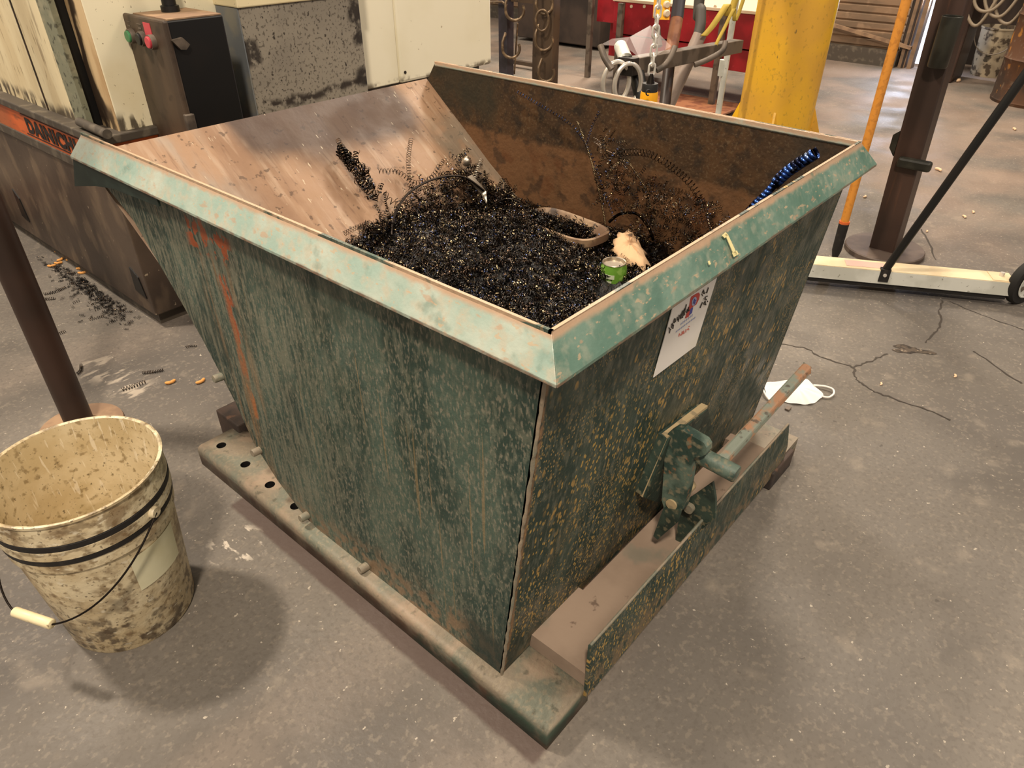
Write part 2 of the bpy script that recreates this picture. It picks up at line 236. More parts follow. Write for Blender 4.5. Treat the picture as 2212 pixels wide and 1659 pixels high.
M['chipw'] = mat('cream_pellet', 'dcbc98', rough=.8)
M['crack'] = mat('floor_crack', '3f3831', rough=.9)
M['pit'] = mat('floor_pit', '54493e', [dict(c='332c26', s=40, lo=.45, hi=.6), dict(c='8c7d6b', s=60, lo=.6, hi=.7)], rough=.9, bump=(60, .8))
M['daylight'] = mat('daylight_outside', 'dfeaff', emit=('dfe8ff', 2.2))
M['cordage'] = mat('pale_cable', '8a7c68', rough=.6)
M['greenbtn'] = mat('green_button', '4a8a5a', rough=.4); M['redbtn'] = mat('red_button', 'c0404a', rough=.4); M['gold'] = mat('yellow_paint_mark', 'd8cc94', rough=.6)
# ------------------------------------------------------------------ mesh helpers
class MB:
    def __init__(s): s.v = []; s.f = []; s.mi = []
    def add(s, vs, fs, mi=0):
        n = len(s.v); s.v += [tuple(v) for v in vs]; s.f += [tuple(i + n for i in f) for f in fs]; s.mi += [mi] * len(fs); return s
    def box(s, lo, hi, mi=0, bev=0):
        x0, y0, z0 = lo; x1, y1, z1 = hi
        vs = [(x, y, z) for z in (z0, z1) for y in (y0, y1) for x in (x0, x1)]
        return s.add(vs, [(0, 2, 3, 1), (4, 5, 7, 6), (0, 1, 5, 4), (2, 6, 7, 3), (0, 4, 6, 2), (1, 3, 7, 5)], mi)
    def prism(s, pts, vec, mi=0, side=None):
        n = len(pts); v = Vector(vec); a = [Vector(p) for p in pts]; b = [p + v for p in a]
        nrm = Vector((0, 0, 0))
        for i in range(n): nrm += a[i].cross(a[(i + 1) % n])
        if nrm.dot(v) > 0: a = a[::-1]; b = b[::-1]
        s.add(a + b, [tuple(range(n)), tuple(range(2 * n - 1, n - 1, -1))], mi)
        s.add(a + b, [((i + 1) % n, i, i + n, (i + 1) % n + n) for i in range(n)], mi if side is None else side)
        return s
    def tube(s, path, r, n=10, mi=0, cap=True, closed=False):
        P = [Vector(p) for p in path]; m = len(P); rr = r if isinstance(r, (list, tuple)) else [r] * m
        vs = []; up = None
        for i, p in enumerate(P):
            if closed: t = (P[(i + 1) % m] - P[i - 1]).normalized()
            else: t = (P[min(i + 1, m - 1)] - P[max(i - 1, 0)]).normalized()
            if up is None:
                up = t.orthogonal().normalized()
            else:
                up = (up - t * up.dot(t)); up = up.normalized() if up.length > 1e-6 else t.orthogonal().normalized()
            sd = t.cross(up)
            for k in range(n):
                a = 2 * math.pi * k / n; vs.append(p + (up * math.cos(a) + sd * math.sin(a)) * rr[i])
        fs = []
        for i in range(m if closed else m - 1):
            j = (i + 1) % m
            for k in range(n): fs.append((i * n + k, i * n + (k + 1) % n, j * n + (k + 1) % n, j * n + k))
        if cap and not closed: fs += [tuple(range(n))[::-1], tuple(range((m - 1) * n, m * n))]
        return s.add(vs, fs, mi)
    def lathe(s, prof, c=(0, 0, 0), n=48, mi=0, axis=None, mis=None):
        c = Vector(c); q = Vector((0, 0, 1)).rotation_difference(Vector(axis)) if axis is not None else None
        vs = []
        for (r, z) in prof:
            for k in range(n):
                a = 2 * math.pi * k / n; p = Vector((r * math.cos(a), r * math.sin(a), z))
                if q: p = q @ p
                vs.append(c + p)
        for i in range(len(prof) - 1):
            fs = [(i * n + k, i * n + (k + 1) % n, (i + 1) * n + (k + 1) % n, (i + 1) * n + k) for k in range(n)]
            base = len(s.v) if i == 0 else base
            if i == 0: s.v += [tuple(v) for v in vs]
            s.f += [tuple(j + base for j in f) for f in fs]; s.mi += [mi if mis is None else mis[i]] * n
        return s
    def build(s, name, mats, root=None, bevel=0, smooth=None, origin=None):
        me = bpy.data.meshes.new(name)
        o0 = Vector(origin) if origin is not None else Vector((0, 0, 0))
        rl = root['_w'] if root is not None else None
        off = Vector(rl) if rl is not None else o0
        me.from_pydata([tuple(Vector(v) - off) for v in s.v], [], s.f)
        mats = mats if isinstance(mats, (list, tuple)) else [mats]
        for m in mats: me.materials.append(M[m] if isinstance(m, str) else m)
        me.polygons.foreach_set('material_index', s.mi)
        if smooth is not None:
            me.polygons.foreach_set('use_smooth', [True] * len(s.f))
        me.update()
        o = bpy.data.objects.new(name, me); COL.objects.link(o)
        if root is not None: o.parent = root; o['_w'] = list(off)
        else: o.location = off; o['_w'] = list(off)
        if smooth is not None:
            try: me.set_sharp_from_angle(angle=math.radians(smooth))
            except Exception: pass
        if bevel:
            bm = o.modifiers.new('bevel', 'BEVEL'); bm.width = bevel; bm.segments = 2; bm.limit_method = 'ANGLE'; bm.angle_limit = math.radians(40)
        return o
def thing(name, label, cat, loc=(0, 0, 0), group=None):
    o = bpy.data.objects.new(name, None); COL.objects.link(o); o.location = loc; o['label'] = label; o['category'] = cat
    o['_w'] = list(loc); o.empty_display_size = .05
    if group: o['group'] = group
    return o
def tag(o, label, cat, group=None, kind=None):
    o['label'] = label; o['category'] = cat
    if group: o['group'] = group
    if kind: o['kind'] = kind
    return o
def dup(root, loc, rz=0, label=None, sc=1):
    r = root.copy(); COL.objects.link(r); r.location = loc; r.rotation_euler[2] = rz; r.scale = (sc,) * 3
    if label: r['label'] = label
    for ch in list(root.children):
        c = ch.copy(); COL.objects.link(c); c.parent = r
    return r
def arc(c, r, a0, a1, n, u=(1, 0, 0), v=(0, 0, 1)):
    c = Vector(c); u = Vector(u); v = Vector(v)
    return [c + u * r * math.cos(a0 + (a1 - a0) * i / n) + v * r * math.sin(a0 + (a1 - a0) * i / n) for i in range(n + 1)]
def spline(pts, n=12):
    P = [Vector(p) for p in pts]; out = []
    for i in range(len(P) - 1):
        p0 = P[max(i - 1, 0)]; p1 = P[i]; p2 = P[i + 1]; p3 = P[min(i + 2, len(P) - 1)]
        for k in range(n):
            t = k / n
            out.append(.5 * ((2 * p1) + (p2 - p0) * t + (2 * p0 - 5 * p1 + 4 * p2 - p3) * t * t + (3 * p1 - p0 - 3 * p2 + p3) * t ** 3))
    out.append(P[-1]); return out
# ================================================================== SETTING
fl = MB().add([(-6, -4, 0), (16, -4, 0), (16, 12, 0), (-6, 12, 0)], [(0, 1, 2, 3)]).build('floor', 'concrete'); fl['kind'] = 'structure'
def ribbon(px, wd, z=.0012):
    P = spline([gnd(*p, z) for p in px], 5); vs = []; fs = []
    for i, p in enumerate(P):
        t = (P[min(i + 1, len(P) - 1)] - P[max(i - 1, 0)]); s = Vector((-t.y, t.x, 0)).normalized() * wd * .5 * (.5 + random.random())
        j = Vector((random.uniform(-1, 1), random.uniform(-1, 1), 0)) * wd * .8
        vs += [p + s + j, p - s + j]
    for i in range(len(P) - 1): fs.append((2 * i, 2 * i + 1, 2 * i + 3, 2 * i + 2))
    return vs, fs
cr = MB()
for px, wd in [([(1688, 742), (1740, 752), (1765, 766), (1800, 780), (1842, 793), (1847, 812), (1862, 828), (1890, 845), (1930, 860), (1990, 880), (2050, 905)], .006),
               ([(1842, 793), (1870, 784), (1890, 776), (1915, 764)], .005), ([(2036, 650), (2030, 670), (2032, 700), (2015, 722), (2000, 740)], .005),
               ([(1988, 495), (2005, 520), (2020, 560)], .006), ([(2105, 760), (2150, 790), (2210, 830)], .006), ([(2050, 650), (2120, 680), (2212, 712)], .004)]:
    cr.add(*ribbon(px, wd))
cr.build('floor_crack', 'crack', fl)
pit = []; c0 = gnd(1968, 756, .0015)
for k in range(26):
    a = k / 26 * 2 * math.pi; r = 1 + .35 * math.sin(3 * a + 1) + random.uniform(-.2, .2)
    pit.append(c0 + Vector((.12 * r * (math.cos(a) * .45 - math.sin(a) * .3), -.12 * r * (math.cos(a) * .9 + math.sin(a) * .2), 0)) * .55)
MB().add(pit, [tuple(range(26))[::-1]]).build('floor_pit', 'pit', fl)
# ================================================================== DUMP HOPPER (origin at near bottom corner of its skid rail)
hop = thing('dump_hopper', 'large green self-dumping steel hopper full of metal turnings, on skid rails', 'hopper', (0, 0, 0))
XN = .030
def xf(y): return 1.078 + .02 * y
prof = [(.045, .834), (1.357, .834), (1.40, .775), (1.345, .705), (1.239, .647), (1.158, .548), (1.059, .416), (.976, .285), (.925, .187), (.843, .119), (.76, .078), (.70, .0605), (.133, .0605)]
inn = []
for k in range(3, 10):
    (ya, za), (yb, zb_) = prof[k - 1], prof[k + 1]; t = Vector((yb - ya, zb_ - za)).normalized(); wq = .036 * min(1, (10 - k) / 3.5)
    inn.append((prof[k][0] + t.y * wq, prof[k][1] - t.x * wq))
pan = prof[:3] + inn + prof[10:]; b = MB(); n_ = len(pan)
b.add([(XN, y, z) for y, z in pan], [tuple(range(n_))[::-1]], 0)
b.add([(XN + .005, y, z) for y, z in pan], [tuple(range(n_))], 1)
st_ = [(XN, *prof[2])] + [(XN, y, z) for y, z in inn] + [(XN, *prof[10])]; en_ = [(XN, *prof[2])] + [(XN + .016, y, z) for y, z in prof[3:10]] + [(XN, *prof[10])]
m_ = len(st_)
b.add(st_ + en_, [(i + 1, i, i + m_, i + m_ + 1) for i in range(m_ - 1)], 0)
b.add([(x + .005, y, z) for x, y, z in st_ + en_], [(i, i + 1, i + m_ + 1, i + m_) for i in range(m_ - 1)], 1)
top_ = [(XN, *prof[0]), (XN, *prof[1]), (XN + .005, *prof[1]), (XN + .005, *prof[0])]
b.add(top_, [(0, 1, 2, 3)], 0); b.add([(XN, *prof[1]), (XN, *prof[2]), (XN + .005, *prof[2]), (XN + .005, *prof[1])], [(0, 1, 2, 3)], 0)
b.add([(XN, *prof[-1]), (XN, *prof[0]), (XN + .005, *prof[0]), (XN + .005, *prof[-1])], [(0, 1, 2, 3)], 0)
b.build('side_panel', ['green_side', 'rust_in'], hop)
fp = [(xf(y), y, z) for y, z in prof]
b = MB(); n_ = len(fp)
b.add([(x + .005, y, z) for x, y, z in fp], [tuple(range(n_))], 0)
b.add(fp, [tuple(range(n_))[::-1]], 1)
b.add(fp + [(x + .005, y, z) for x, y, z in fp], [(i, (i + 1) % n_, (i + 1) % n_ + n_, i + n_) for i in range(n_)], 0)
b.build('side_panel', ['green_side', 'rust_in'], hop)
# gusset under the lip end of each side rim
MB().prism([(.0075, 1.384, .777), (.0075, 1.437, .702), (.0075, 1.301, .733), (.0075, 1.211, .748), (.0075, 1.0, .760), (.0075, 1.0, .777)], (.004, 0, 0)).build('lip_gusset', 'gusset', hop)
MB().prism([(1.128, 1.384, .777), (1.128, 1.437, .702), (1.128, 1.301, .733), (1.128, 1.211, .748), (1.128, 1.0, .777)], (.004, 0, 0)).build('lip_gusset', 'gusset', hop)
# end panel
def ep(x, s):   # s 0 top .. 1 bottom
    return (x, .045 + .088 * s, .834 - .774 * s)
e = MB(); A = [ep(XN, 0), ep(xf(0), 0), ep(xf(0), 1), ep(XN, 1)]; B = [(x, y + .005, z) for x, y, z in A]
e.add(A, [(0, 3, 2, 1)], 0); e.add(B, [(0, 1, 2, 3)], 1); e.add(A + B, [(0, 1, 5, 4), (1, 2, 6, 5), (2, 3, 7, 6), (3, 0, 4, 7)], 0)
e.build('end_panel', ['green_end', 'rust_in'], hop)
# corner weld bead
wb = [Vector(ep(XN + .001, i / 60)) + Vector((random.uniform(-.001, .001), random.uniform(-.001, .001), 0)) for i in range(4, 61)]
MB().tube(wb, [.0022 + random.random() * .0014 for _ in wb], 6).build('weld_bead', 'rail', hop, smooth=60)
# sloping floor sheet
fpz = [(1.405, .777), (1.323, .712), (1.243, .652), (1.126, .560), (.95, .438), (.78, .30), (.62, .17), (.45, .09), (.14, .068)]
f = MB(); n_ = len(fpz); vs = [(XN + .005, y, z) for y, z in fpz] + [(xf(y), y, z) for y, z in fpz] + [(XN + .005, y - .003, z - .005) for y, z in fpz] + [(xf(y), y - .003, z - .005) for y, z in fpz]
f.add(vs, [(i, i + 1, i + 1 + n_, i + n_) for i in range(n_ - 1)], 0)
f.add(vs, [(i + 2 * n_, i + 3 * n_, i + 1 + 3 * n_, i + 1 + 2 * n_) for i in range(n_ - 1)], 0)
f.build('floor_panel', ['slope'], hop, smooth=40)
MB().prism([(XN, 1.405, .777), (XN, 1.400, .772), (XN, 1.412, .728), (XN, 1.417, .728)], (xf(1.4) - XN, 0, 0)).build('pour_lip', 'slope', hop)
# rim: folded plate, mitred
def rimseg(p0, p1, o0, o1, name, m):
    # p inner top corner, o outer corner
    v = []
    for p, q in ((p0, o0), (p1, o1)):
        d = Vector(q) - Vector(p)
        v += [Vector(p) + Vector((-d.x * .0, -d.y * .0, .0)), Vector(p) + d * .10 + Vector((0, 0, .0045)), Vector(q) + Vector((0, 0, .001)), Vector(q) + Vector((0, 0, -.005)), Vector(p) + Vector((0, 0, -.012))]
    fs = [(i, (i + 1) % 5, (i + 1) % 5 + 5, i + 5) for i in range(5)] + [(4, 3, 2, 1, 0), (5, 6, 7, 8, 9)]
    MB().add(v, fs).build(name, m, hop, bevel=.0015)
Ht = .834; Hb = .783
rimseg((XN + .006, 1.351, Ht), (XN + .006, .050, Ht), (.003, 1.384, Hb), (.003, .014, Hb), 'rim', 'rim')
rimseg((XN + .006, .050, Ht), (xf(0) - .003, .050, Ht), (.003, .014, Hb), (xf(0) + .042, .012, Hb), 'rim', 'rim_end')
rimseg((xf(0) - .003, .050, Ht), (xf(1.36) - .003, 1.36, Ht), (xf(0) + .042, .012, Hb), (xf(1.36) + .036, 1.39, Hb), 'rim', 'rim')
# yellow paint mark on the end rim
q0 = Vector((XN + .006, .050, Ht)); 
def onrim(px, py):
    a = Vector((XN + .006, .050, Ht)); u = Vector((1, 0, 0)); dd = Vector((.003, .014, Hb)) - a; dd.x = 0
    n = u.cross(dd).normalized(); r = Vector(ray(px, py)); t = (a - Vector(CAM)).dot(n) / r.dot(n); return Vector(CAM) + r * t, n
for grp in ([[(1558, 510), (1563, 508), (1584, 553), (1578, 556)], [(1551, 512), (1559, 505), (1564, 511), (1557, 518)], [(1573, 549), (1583, 544), (1587, 552), (1577, 558)]], [[(1521, 567), (1524, 566), (1527, 574), (1523, 575)]]):
    pm = MB()
    for poly in grp:
        pts = []
        for p in poly:
            q, n = onrim(*p); nn = n if n.y < 0 else -n; pts.append(q + nn * .0075)
        pm.prism(pts, nn * -.0008)
    pm.build('paint_mark', 'gold', hop)
# studs on the side panel
for p in [(480, 813), (562, 972), (665, 1112), (793, 1222)]:
    c = at(*p, 0, XN)
    MB().lathe([(0, .022), (.008, .022), (.0095, .019), (.0095, .0), (.0, .0)], c + Vector((.001, 0, 0)), 14, axis=(-1, 0, .12)).build('rocker_stud', 'rail', hop, smooth=40)
# skid rails
def rail(x0, y0, y1, wd=.125):
    z = .06; r = .014; pf = [(x0, 0)] + [(x0 + r - r * math.cos(a), z - r + r * math.sin(a)) for a in [i * math.pi / 2 / 5 for i in range(6)]] + [(x0 + wd, z), (x0 + wd, 0)]
    return MB().prism([(x, y0, zz) for x, zz in pf], (0, y1 - y0, 0))
rl = rail(0, 0, 1.185).build('skid_rail', 'rail', hop, smooth=30)
hl = MB()
for p in [(478, 962), (530, 1003), (583, 1047), (638, 1093)]:
    c = gnd(*p, .0602); hl.lathe([(.0135, 0), (.0115, -.002), (.011, -.045), (0, -.045)], c, 24)
# real holes: cut with boolean
cut = MB()
for p in [(478, 962), (530, 1003), (583, 1047), (638, 1093)]:
    c = gnd(*p, .06); n = 24; vs = [(c.x + .0125 * math.cos(2 * math.pi * k / n), c.y + .0125 * math.sin(2 * math.pi * k / n), zz) for zz in (.012, .08) for k in range(n)]
    cut.add(vs, [tuple(range(n))[::-1], tuple(range(n, 2 * n))] + [(k, (k + 1) % n, (k + 1) % n + n, k + n) for k in range(n)])
co = cut.build('cutter', 'black')
bm_ = rl.modifiers.new('holes', 'BOOLEAN'); bm_.object = co; bm_.operation = 'DIFFERENCE'; bm_.solver = 'EXACT'
try: bm_.material_mode = 'TRANSFER'
except Exception: pass
dg = bpy.context.evaluated_depsgraph_get(); me = bpy.data.meshes.new_from_object(rl.evaluated_get(dg)); rl.modifiers.clear(); rl.data = me
bpy.data.objects.remove(co)
rail(.955, .0, 1.185).build('skid_rail', 'rail', hop, smooth=30)
# rear cross beam
MB().box((.105, 1.15, .0), (.97, 1.262, .085)).build('cross_beam', 'darkrust', hop, bevel=.004)
# front channel: floor plate with opening, end plates, upstand
ch = MB(); zt = .098
ch.box((.112, .0, .0605), (.262, .28, zt)).box((.262, .0, .0605), (.93, .118, zt)).box((.262, .16, .0605), (.93, .28, zt)).box((.90, .118, .0605), (.93, .16, zt))
ch.build('channel_floor', 'dustfloor', hop)
MB().box((.25, .1175, .058), (.90, .166, .072)).build('slot_bar', 'darkrust', hop)
MB().prism([(.108, 0, .036), (.108, 0, .189), (.937, 0, .191), (.975, 0, .10), (.975, 0, .036)], (0, -.006, 0)).build('channel_upstand', 'green_end', hop, bevel=.001)
MB().tube([(.110, -.003, .1895), (.936, -.003, .1915)], .003, 8).build('upstand_edge', 'rail', hop, smooth=40)
# bumper plate under the far end of the channel
MB().box((.90, -.012, .0), (1.03, .05, .056)).build('far_foot', 'darkrust', hop, bevel=.004)
# striker bracket on end wall
def onwall(px, py):
    a = Vector(ep(XN, 0)); n = Vector((0, -.774, -.088)).normalized(); r = Vector(ray(px, py)); t = (a - Vector(CAM)).dot(n) / r.dot(n); return Vector(CAM) + r * t
wn = Vector((0, -.774, -.088)).normalized()
pts = [onwall(1508, 872), onwall(1423, 935), onwall(1372, 1062), onwall(1400, 1072), onwall(1475, 985), onwall(1520, 920)]
MB().prism([p + wn * .024 for p in pts], -wn * .025).build('striker_plate', 'latch_dark', hop, bevel=.0015)
edge = [onwall(1508, 873), onwall(1425, 936), onwall(1376, 1060)]
MB().tube([p + wn * .014 for p in edge], .0105, 4).build('striker_edge', 'tanedge', hop)
# pivot brackets
for xb, poly in ((.505, [(1490, 1076), (1539, 1042), (1545, 1078), (1545, 1120), (1455, 1192), (1468, 1110)]), (.445, [(1433, 1098), (1470, 1104), (1464, 1128), (1420, 1166), (1411, 1158)])):
    MB().prism([at(*p, 0, xb) for p in poly], (.007, 0, 0)).build('pivot_bracket', 'latch_dark', hop, bevel=.001)
MB().tube([(.448, .045, .245), (.53, .045, .245)], .012, 16).build('pivot_pin', 'tanedge', hop, smooth=40)
MB().tube([(.500, .025, .215), (.489, .025, .215)], .011, 14).build('pivot_bolt', 'rail', hop, smooth=40)
# latch lever, hooking towards the front
lp = [(.080, .395), (.078, .41), (.066, .426), (.050, .432), (.004, .426), (-.003, .418), (-.005, .404), (.004, .392), (.016, .384), (.020, .37), (.018, .30), (.020, .245), (.028, .229), (.044, .216), (.060, .222), (.068, .24), (.072, .29)]
MB().prism([(.452, y, z) for y, z in lp], (.022, 0, 0)).build('latch_lever', 'latch', hop, bevel=.003)
MB().lathe([(0, .09), (.016, .09), (.0175, .087), (.0175, 0), (0, 0)], (.480, .030, .372), 24, axis=(0, -1, -.06)).build('latch_roller', 'latch', hop, smooth=40)
hp0 = Vector((.486, -.022, .372)); hp1 = Vector((.835, -.036, .418)); hd = hp1 - hp0
MB().prism([hp0 + Vector((0, .010, .013)), hp0 + Vector((0, -.009, .008)), hp0 + Vector((0, -.012, -.009)), hp0 + Vector((0, .007, -.005))], hd).build('latch_handle', 'handle', hop, bevel=.004)
# ================================================================== CARD on end panel
cardp = [(1546, 598), (1450, 664), (1409, 814), (1500, 746)]
cw = [onwall(*p) + wn * .0015 for p in cardp]
cardroot = thing('notice_card', 'white notice card with red and blue emblem stuck on end of green hopper', 'card', tuple(cw[3]))
MB().prism([p + wn * .0012 for p in cw], -wn * .0012).build('card_sheet', 'card', cardroot)
def decal(name, m, polys, lift=.0018):
    d = MB()
    for poly in polys:
        d.prism([onwall(*p) + wn * (.0015 + lift) for p in poly], -wn * .0004)
    return d.build(name, m, cardroot)
def cz(x, y): return (1380 + x * 200 / 1327, 580 + y * 250 / 1659)
decal('red_emblem', 'red', [[cz(*p) for p in [(640, 705), (690, 680), (715, 570), (740, 545), (800, 505), (838, 430), (852, 365), (838, 335), (800, 350), (730, 392), (715, 430), (700, 520), (680, 560)]]])
decal('blue_bar', 'blue', [[cz(*p) for p in [(712, 572), (755, 543), (738, 625), (696, 665)]]])
circ = [cz(765 + 34 * math.cos(a) + 6 * math.sin(a), 458 - 62 * math.sin(a) - 18 * math.cos(a)) for a in [k / 20 * 2 * math.pi for k in range(20)]]
decal('emblem_disc', 'paleblue', [circ], .0024)
def strokes(px, wd):
    out = []
    for seg in px:
        for (a, b_) in zip(seg[:-1], seg[1:]):
            dx, dy = b_[0] - a[0], b_[1] - a[1]; l = math.hypot(dx, dy) or 1; nx, ny = -dy / l * wd, dx / l * wd
            out.append([cz(a[0] + nx, a[1] + ny), cz(a[0] - nx, a[1] - ny), cz(b_[0] - nx, b_[1] - ny), cz(b_[0] + nx, b_[1] + ny)])
    return out
decal('globe_marks', 'blue', strokes([[(745, 485), (790, 435)], [(750, 450), (785, 470)], [(765, 420), (768, 500)]], 5), .003)
hand = [[(400, 830), (420, 860), (410, 915)], [(430, 860), (400, 850)], [(455, 770), (440, 800), (470, 790), (460, 850), (440, 830), (455, 790)], [(480, 720), (470, 770), (500, 740), (490, 700), (478, 725)],
        [(525, 680), (520, 730), (550, 700)], [(550, 650), (538, 750)], [(575, 640), (565, 715)], [(600, 590), (570, 700), (600, 690), (605, 640)], [(630, 560), (600, 660), (630, 650), (625, 610)], [(655, 500), (630, 600), (660, 620), (665, 570)], [(690, 540), (675, 600), (700, 580)],
        [(900, 300), (915, 350), (885, 340), (905, 290)], [(870, 350), (890, 385)], [(970, 260), (945, 340), (930, 330)], [(960, 380), (920, 400), (945, 440), (900, 420)], [(930, 450), (900, 500), (935, 510), (925, 470)], [(885, 470), (850, 555)], [(960, 450), (955, 470)]]
decal('handwriting', 'ink', strokes(hand[:11], 5), .0026); decal('handwriting', 'ink', strokes(hand[11:], 5), .0026)
decal('small_print', 'paleblue', strokes([[(580 + i * 26, 800 - i * 20), (590 + i * 26, 765 - i * 20)] for i in range(7)] + [[(510 + i * 24, 905 - i * 18), (522 + i * 24, 880 - i * 18)] for i in range(12)], 4))
decal('red_print', 'palered', strokes([[(550, 965), (560, 920), (580, 950)], [(590, 945), (600, 890), (610, 930), (622, 880), (630, 920)], [(650, 905), (655, 860)], [(670, 870), (690, 845), (695, 870)], [(690, 820), (710, 815)]], 5))
# ================================================================== SCRAP in the hopper
def floor_z(y):
    for (y1, z1), (y0, z0) in zip(fpz[:-1], fpz[1:]):
        if y0 <= y <= y1: return z0 + (z1 - z0) * (y - y0) / (y1 - y0)
    return .068
def pile_z(x, y):
    z = .485 + .075 * math.exp(-((x - .62) ** 2 / .10 + (y - .72) ** 2 / .10)) + .05 * math.exp(-((x - .35) ** 2 / .05 + (y - .35) ** 2 / .06))
    z += .012 * math.sin(17 * x + 3) * math.sin(15 * y) + .008 * math.sin(31 * x) * math.cos(37 * y + 1)
    z -= .060 * math.exp(-((x - .70) ** 2 + (y - .37) ** 2) / .0032)
    z -= .05 * max(0, (x - .85)) / .2 * (1 if y < .45 else .4)
    return z
g = MB(); NX, NY = 70, 80; idx = {}
for i in range(NX + 1):
    for j in range(NY + 1):
        x = .04 + (1.072 - .04) * i / NX; y = .14 + (1.16 - .14) * j / NY
        idx[i, j] = len(g.v); g.v.append((x + random.uniform(-.004, .004) * (0 < i < NX), y, pile_z(x, y) + random.uniform(-.006, .006)))
for i in range(NX):
    for j in range(NY):
        y = .14 + 1.02 * (j + .5) / NY; x = .04 + 1.032 * (i + .5) / NX
        if pile_z(x, y) > floor_z(y) - .004:
            g.f.append((idx[i, j], idx[i + 1, j], idx[i + 1, j + 1], idx[i, j + 1])); g.mi.append(0)
used = sorted({k for f_ in g.f for k in f_}); mp = {k: n for n, k in enumerate(used)}; g.v = [g.v[k] for k in used]; g.f = [tuple(mp[k] for k in f_) for f_ in g.f]
heap = g.build('metal_turnings', 'heap'); tag(heap, 'deep heap of black oily curled metal turnings filling the green hopper', 'metal turnings', kind='stuff')
def curls(spec, name, m, parent):
    """spec: list of (cx,cy,cz, dir, radius, length, turns, width)"""
    V = []; F = []; n = 0
    for (c, d, r, ln, tn, wd) in spec:
        k = max(6, int(tn * 9)); t = np.linspace(0, 1, k); d = d / np.linalg.norm(d)
        u = np.cross(d, [0.3, .5, .81]); u /= np.linalg.norm(u); v = np.cross(d, u)
        bend = rng.normal(size=3) * ln * .25
        a = 2 * np.pi * tn * t + rng.random() * 6
        P = c + np.outer(t - .5, d) * ln + np.outer((t - .5) ** 2, bend) + r * (np.outer(np.cos(a), u) + np.outer(np.sin(a), v))
        V.append(np.stack([P, P + d * wd], 1).reshape(-1, 3))
        b0 = np.arange(k - 1) * 2 + n; F.append(np.stack([b0, b0 + 1, b0 + 3, b0 + 2], 1)); n += 2 * k
    V = np.concatenate(V); F = np.concatenate(F)
    me = bpy.data.meshes.new(name); off = np.array(parent['_w']) if parent is not None else np.zeros(3); V = V - off
    me.vertices.add(len(V)); me.vertices.foreach_set('co', V.ravel())
    me.loops.add(F.size); me.loops.foreach_set('vertex_index', F.ravel().astype(np.int32))
    me.polygons.add(len(F)); me.polygons.foreach_set('loop_start', np.arange(len(F), dtype=np.int32) * 4); me.polygons.foreach_set('loop_total', np.full(len(F), 4, np.int32))
    me.update(calc_edges=True); me.validate(); me.polygons.foreach_set('use_smooth', np.ones(len(F), bool))
    for mm in (m if isinstance(m, list) else [m]): me.materials.append(M[mm])
    if isinstance(m, list):
        mi = np.repeat(rng.integers(0, len(m), len(F) // 5 + 1), 5)[:len(F)]; me.polygons.foreach_set('material_index', mi.astype(np.int32))
    o = bpy.data.objects.new(name, me); COL.objects.link(o)
    if parent is not None: o.parent = parent
    return o
tb_ = at(1222, 468, 2, .545); tb_x, tb_y = tb_.x, tb_.y
sp = []
while len(sp) < 9500:
    x = rng.uniform(.06, 1.06); y = rng.uniform(.16, 1.08); pz = pile_z(x, y)
    if pz < floor_z(y) - .02: continue
    if x < .2 and rng.random() < .5: continue
    if x > .80 and y < .5 and rng.random() < .45: continue
    if (x - .72) ** 2 + (y - .385) ** 2 < .050 ** 2: continue
    d = rng.normal(size=3); d[2] *= .5; r = rng.uniform(.0025, .0065)
    tn = rng.uniform(1.5, 6); sp.append((np.array([x, y, pz + rng.uniform(-.004, .022)]), d, r, tn * r * rng.uniform(.9, 1.8), tn, rng.uniform(.0012, .0028)))
# loose fringe on the slope side and towards the far wall
for _ in range(480):
    px = rng.uniform(740, 1120); e_ = (px - 740) / 380; py = 575 - 185 * min(1, e_ * 1.5) + rng.normal() * 24 + (60 if px > 1000 else 0) * (px - 1000) / 120
    P = None
    n = np.array([0, -.72, 1.]); q = np.array([0, 1.405, .79]); r_ = ray(px, py); P = CAM + r_ * (((q - CAM) @ n) / (r_ @ n))
    P = P - r_ / np.linalg.norm(r_) * rng.uniform(0.0, .05)
    if P[1] < .6 or P[0] > 1.05: continue
    d = rng.normal(size=3); r = rng.uniform(.003, .0085); tn = rng.uniform(2, 9); sp.append((P, d, r, tn * r * rng.uniform(.8, 1.8), tn, .002))
for _ in range(70):
    t = rng.random(); px = 735 + 75 * t + rng.normal() * (3 + 9 * t); py = 318 + 100 * t + rng.normal() * 6
    n = np.array([0, -.72, 1.]); q = np.array([0, 1.405, .777 + .045]); r_ = ray(px, py); P = CAM + r_ * (((q - CAM) @ n) / (r_ @ n))
    r = rng.uniform(.004, .009); tn = rng.uniform(1.5, 4); sp.append((P, rng.normal(size=3), r, tn * r * 1.3, tn, .0035))
for _ in range(420):
    px = rng.uniform(1290, 1560); py = 330 + (px - 1290) * .45 + rng.uniform(0, 170) - (60 if px < 1350 else 0)
    P = np.array(at(px, py, 0, rng.uniform(.90, 1.06)))
    if P[1] < .12 or P[2] > .76 or P[2] < .42: continue
    d = rng.normal(size=3); r = rng.uniform(.002, .006); tn = rng.uniform(2, 8); sp.append((P, d, r, tn * r * rng.uniform(1, 2.2), tn, .0014))
for _ in range(420):
    P = np.array([tb_x - .045 + rng.uniform(-.045, .0) - .005, tb_y - .03 + rng.uniform(-.10, .10), .545 + rng.uniform(-.012, .02)])
    r = rng.uniform(.0025, .006); tn = rng.uniform(2, 6); sp.append((P, rng.normal(size=3), r, tn * r * 1.4, tn, .002))
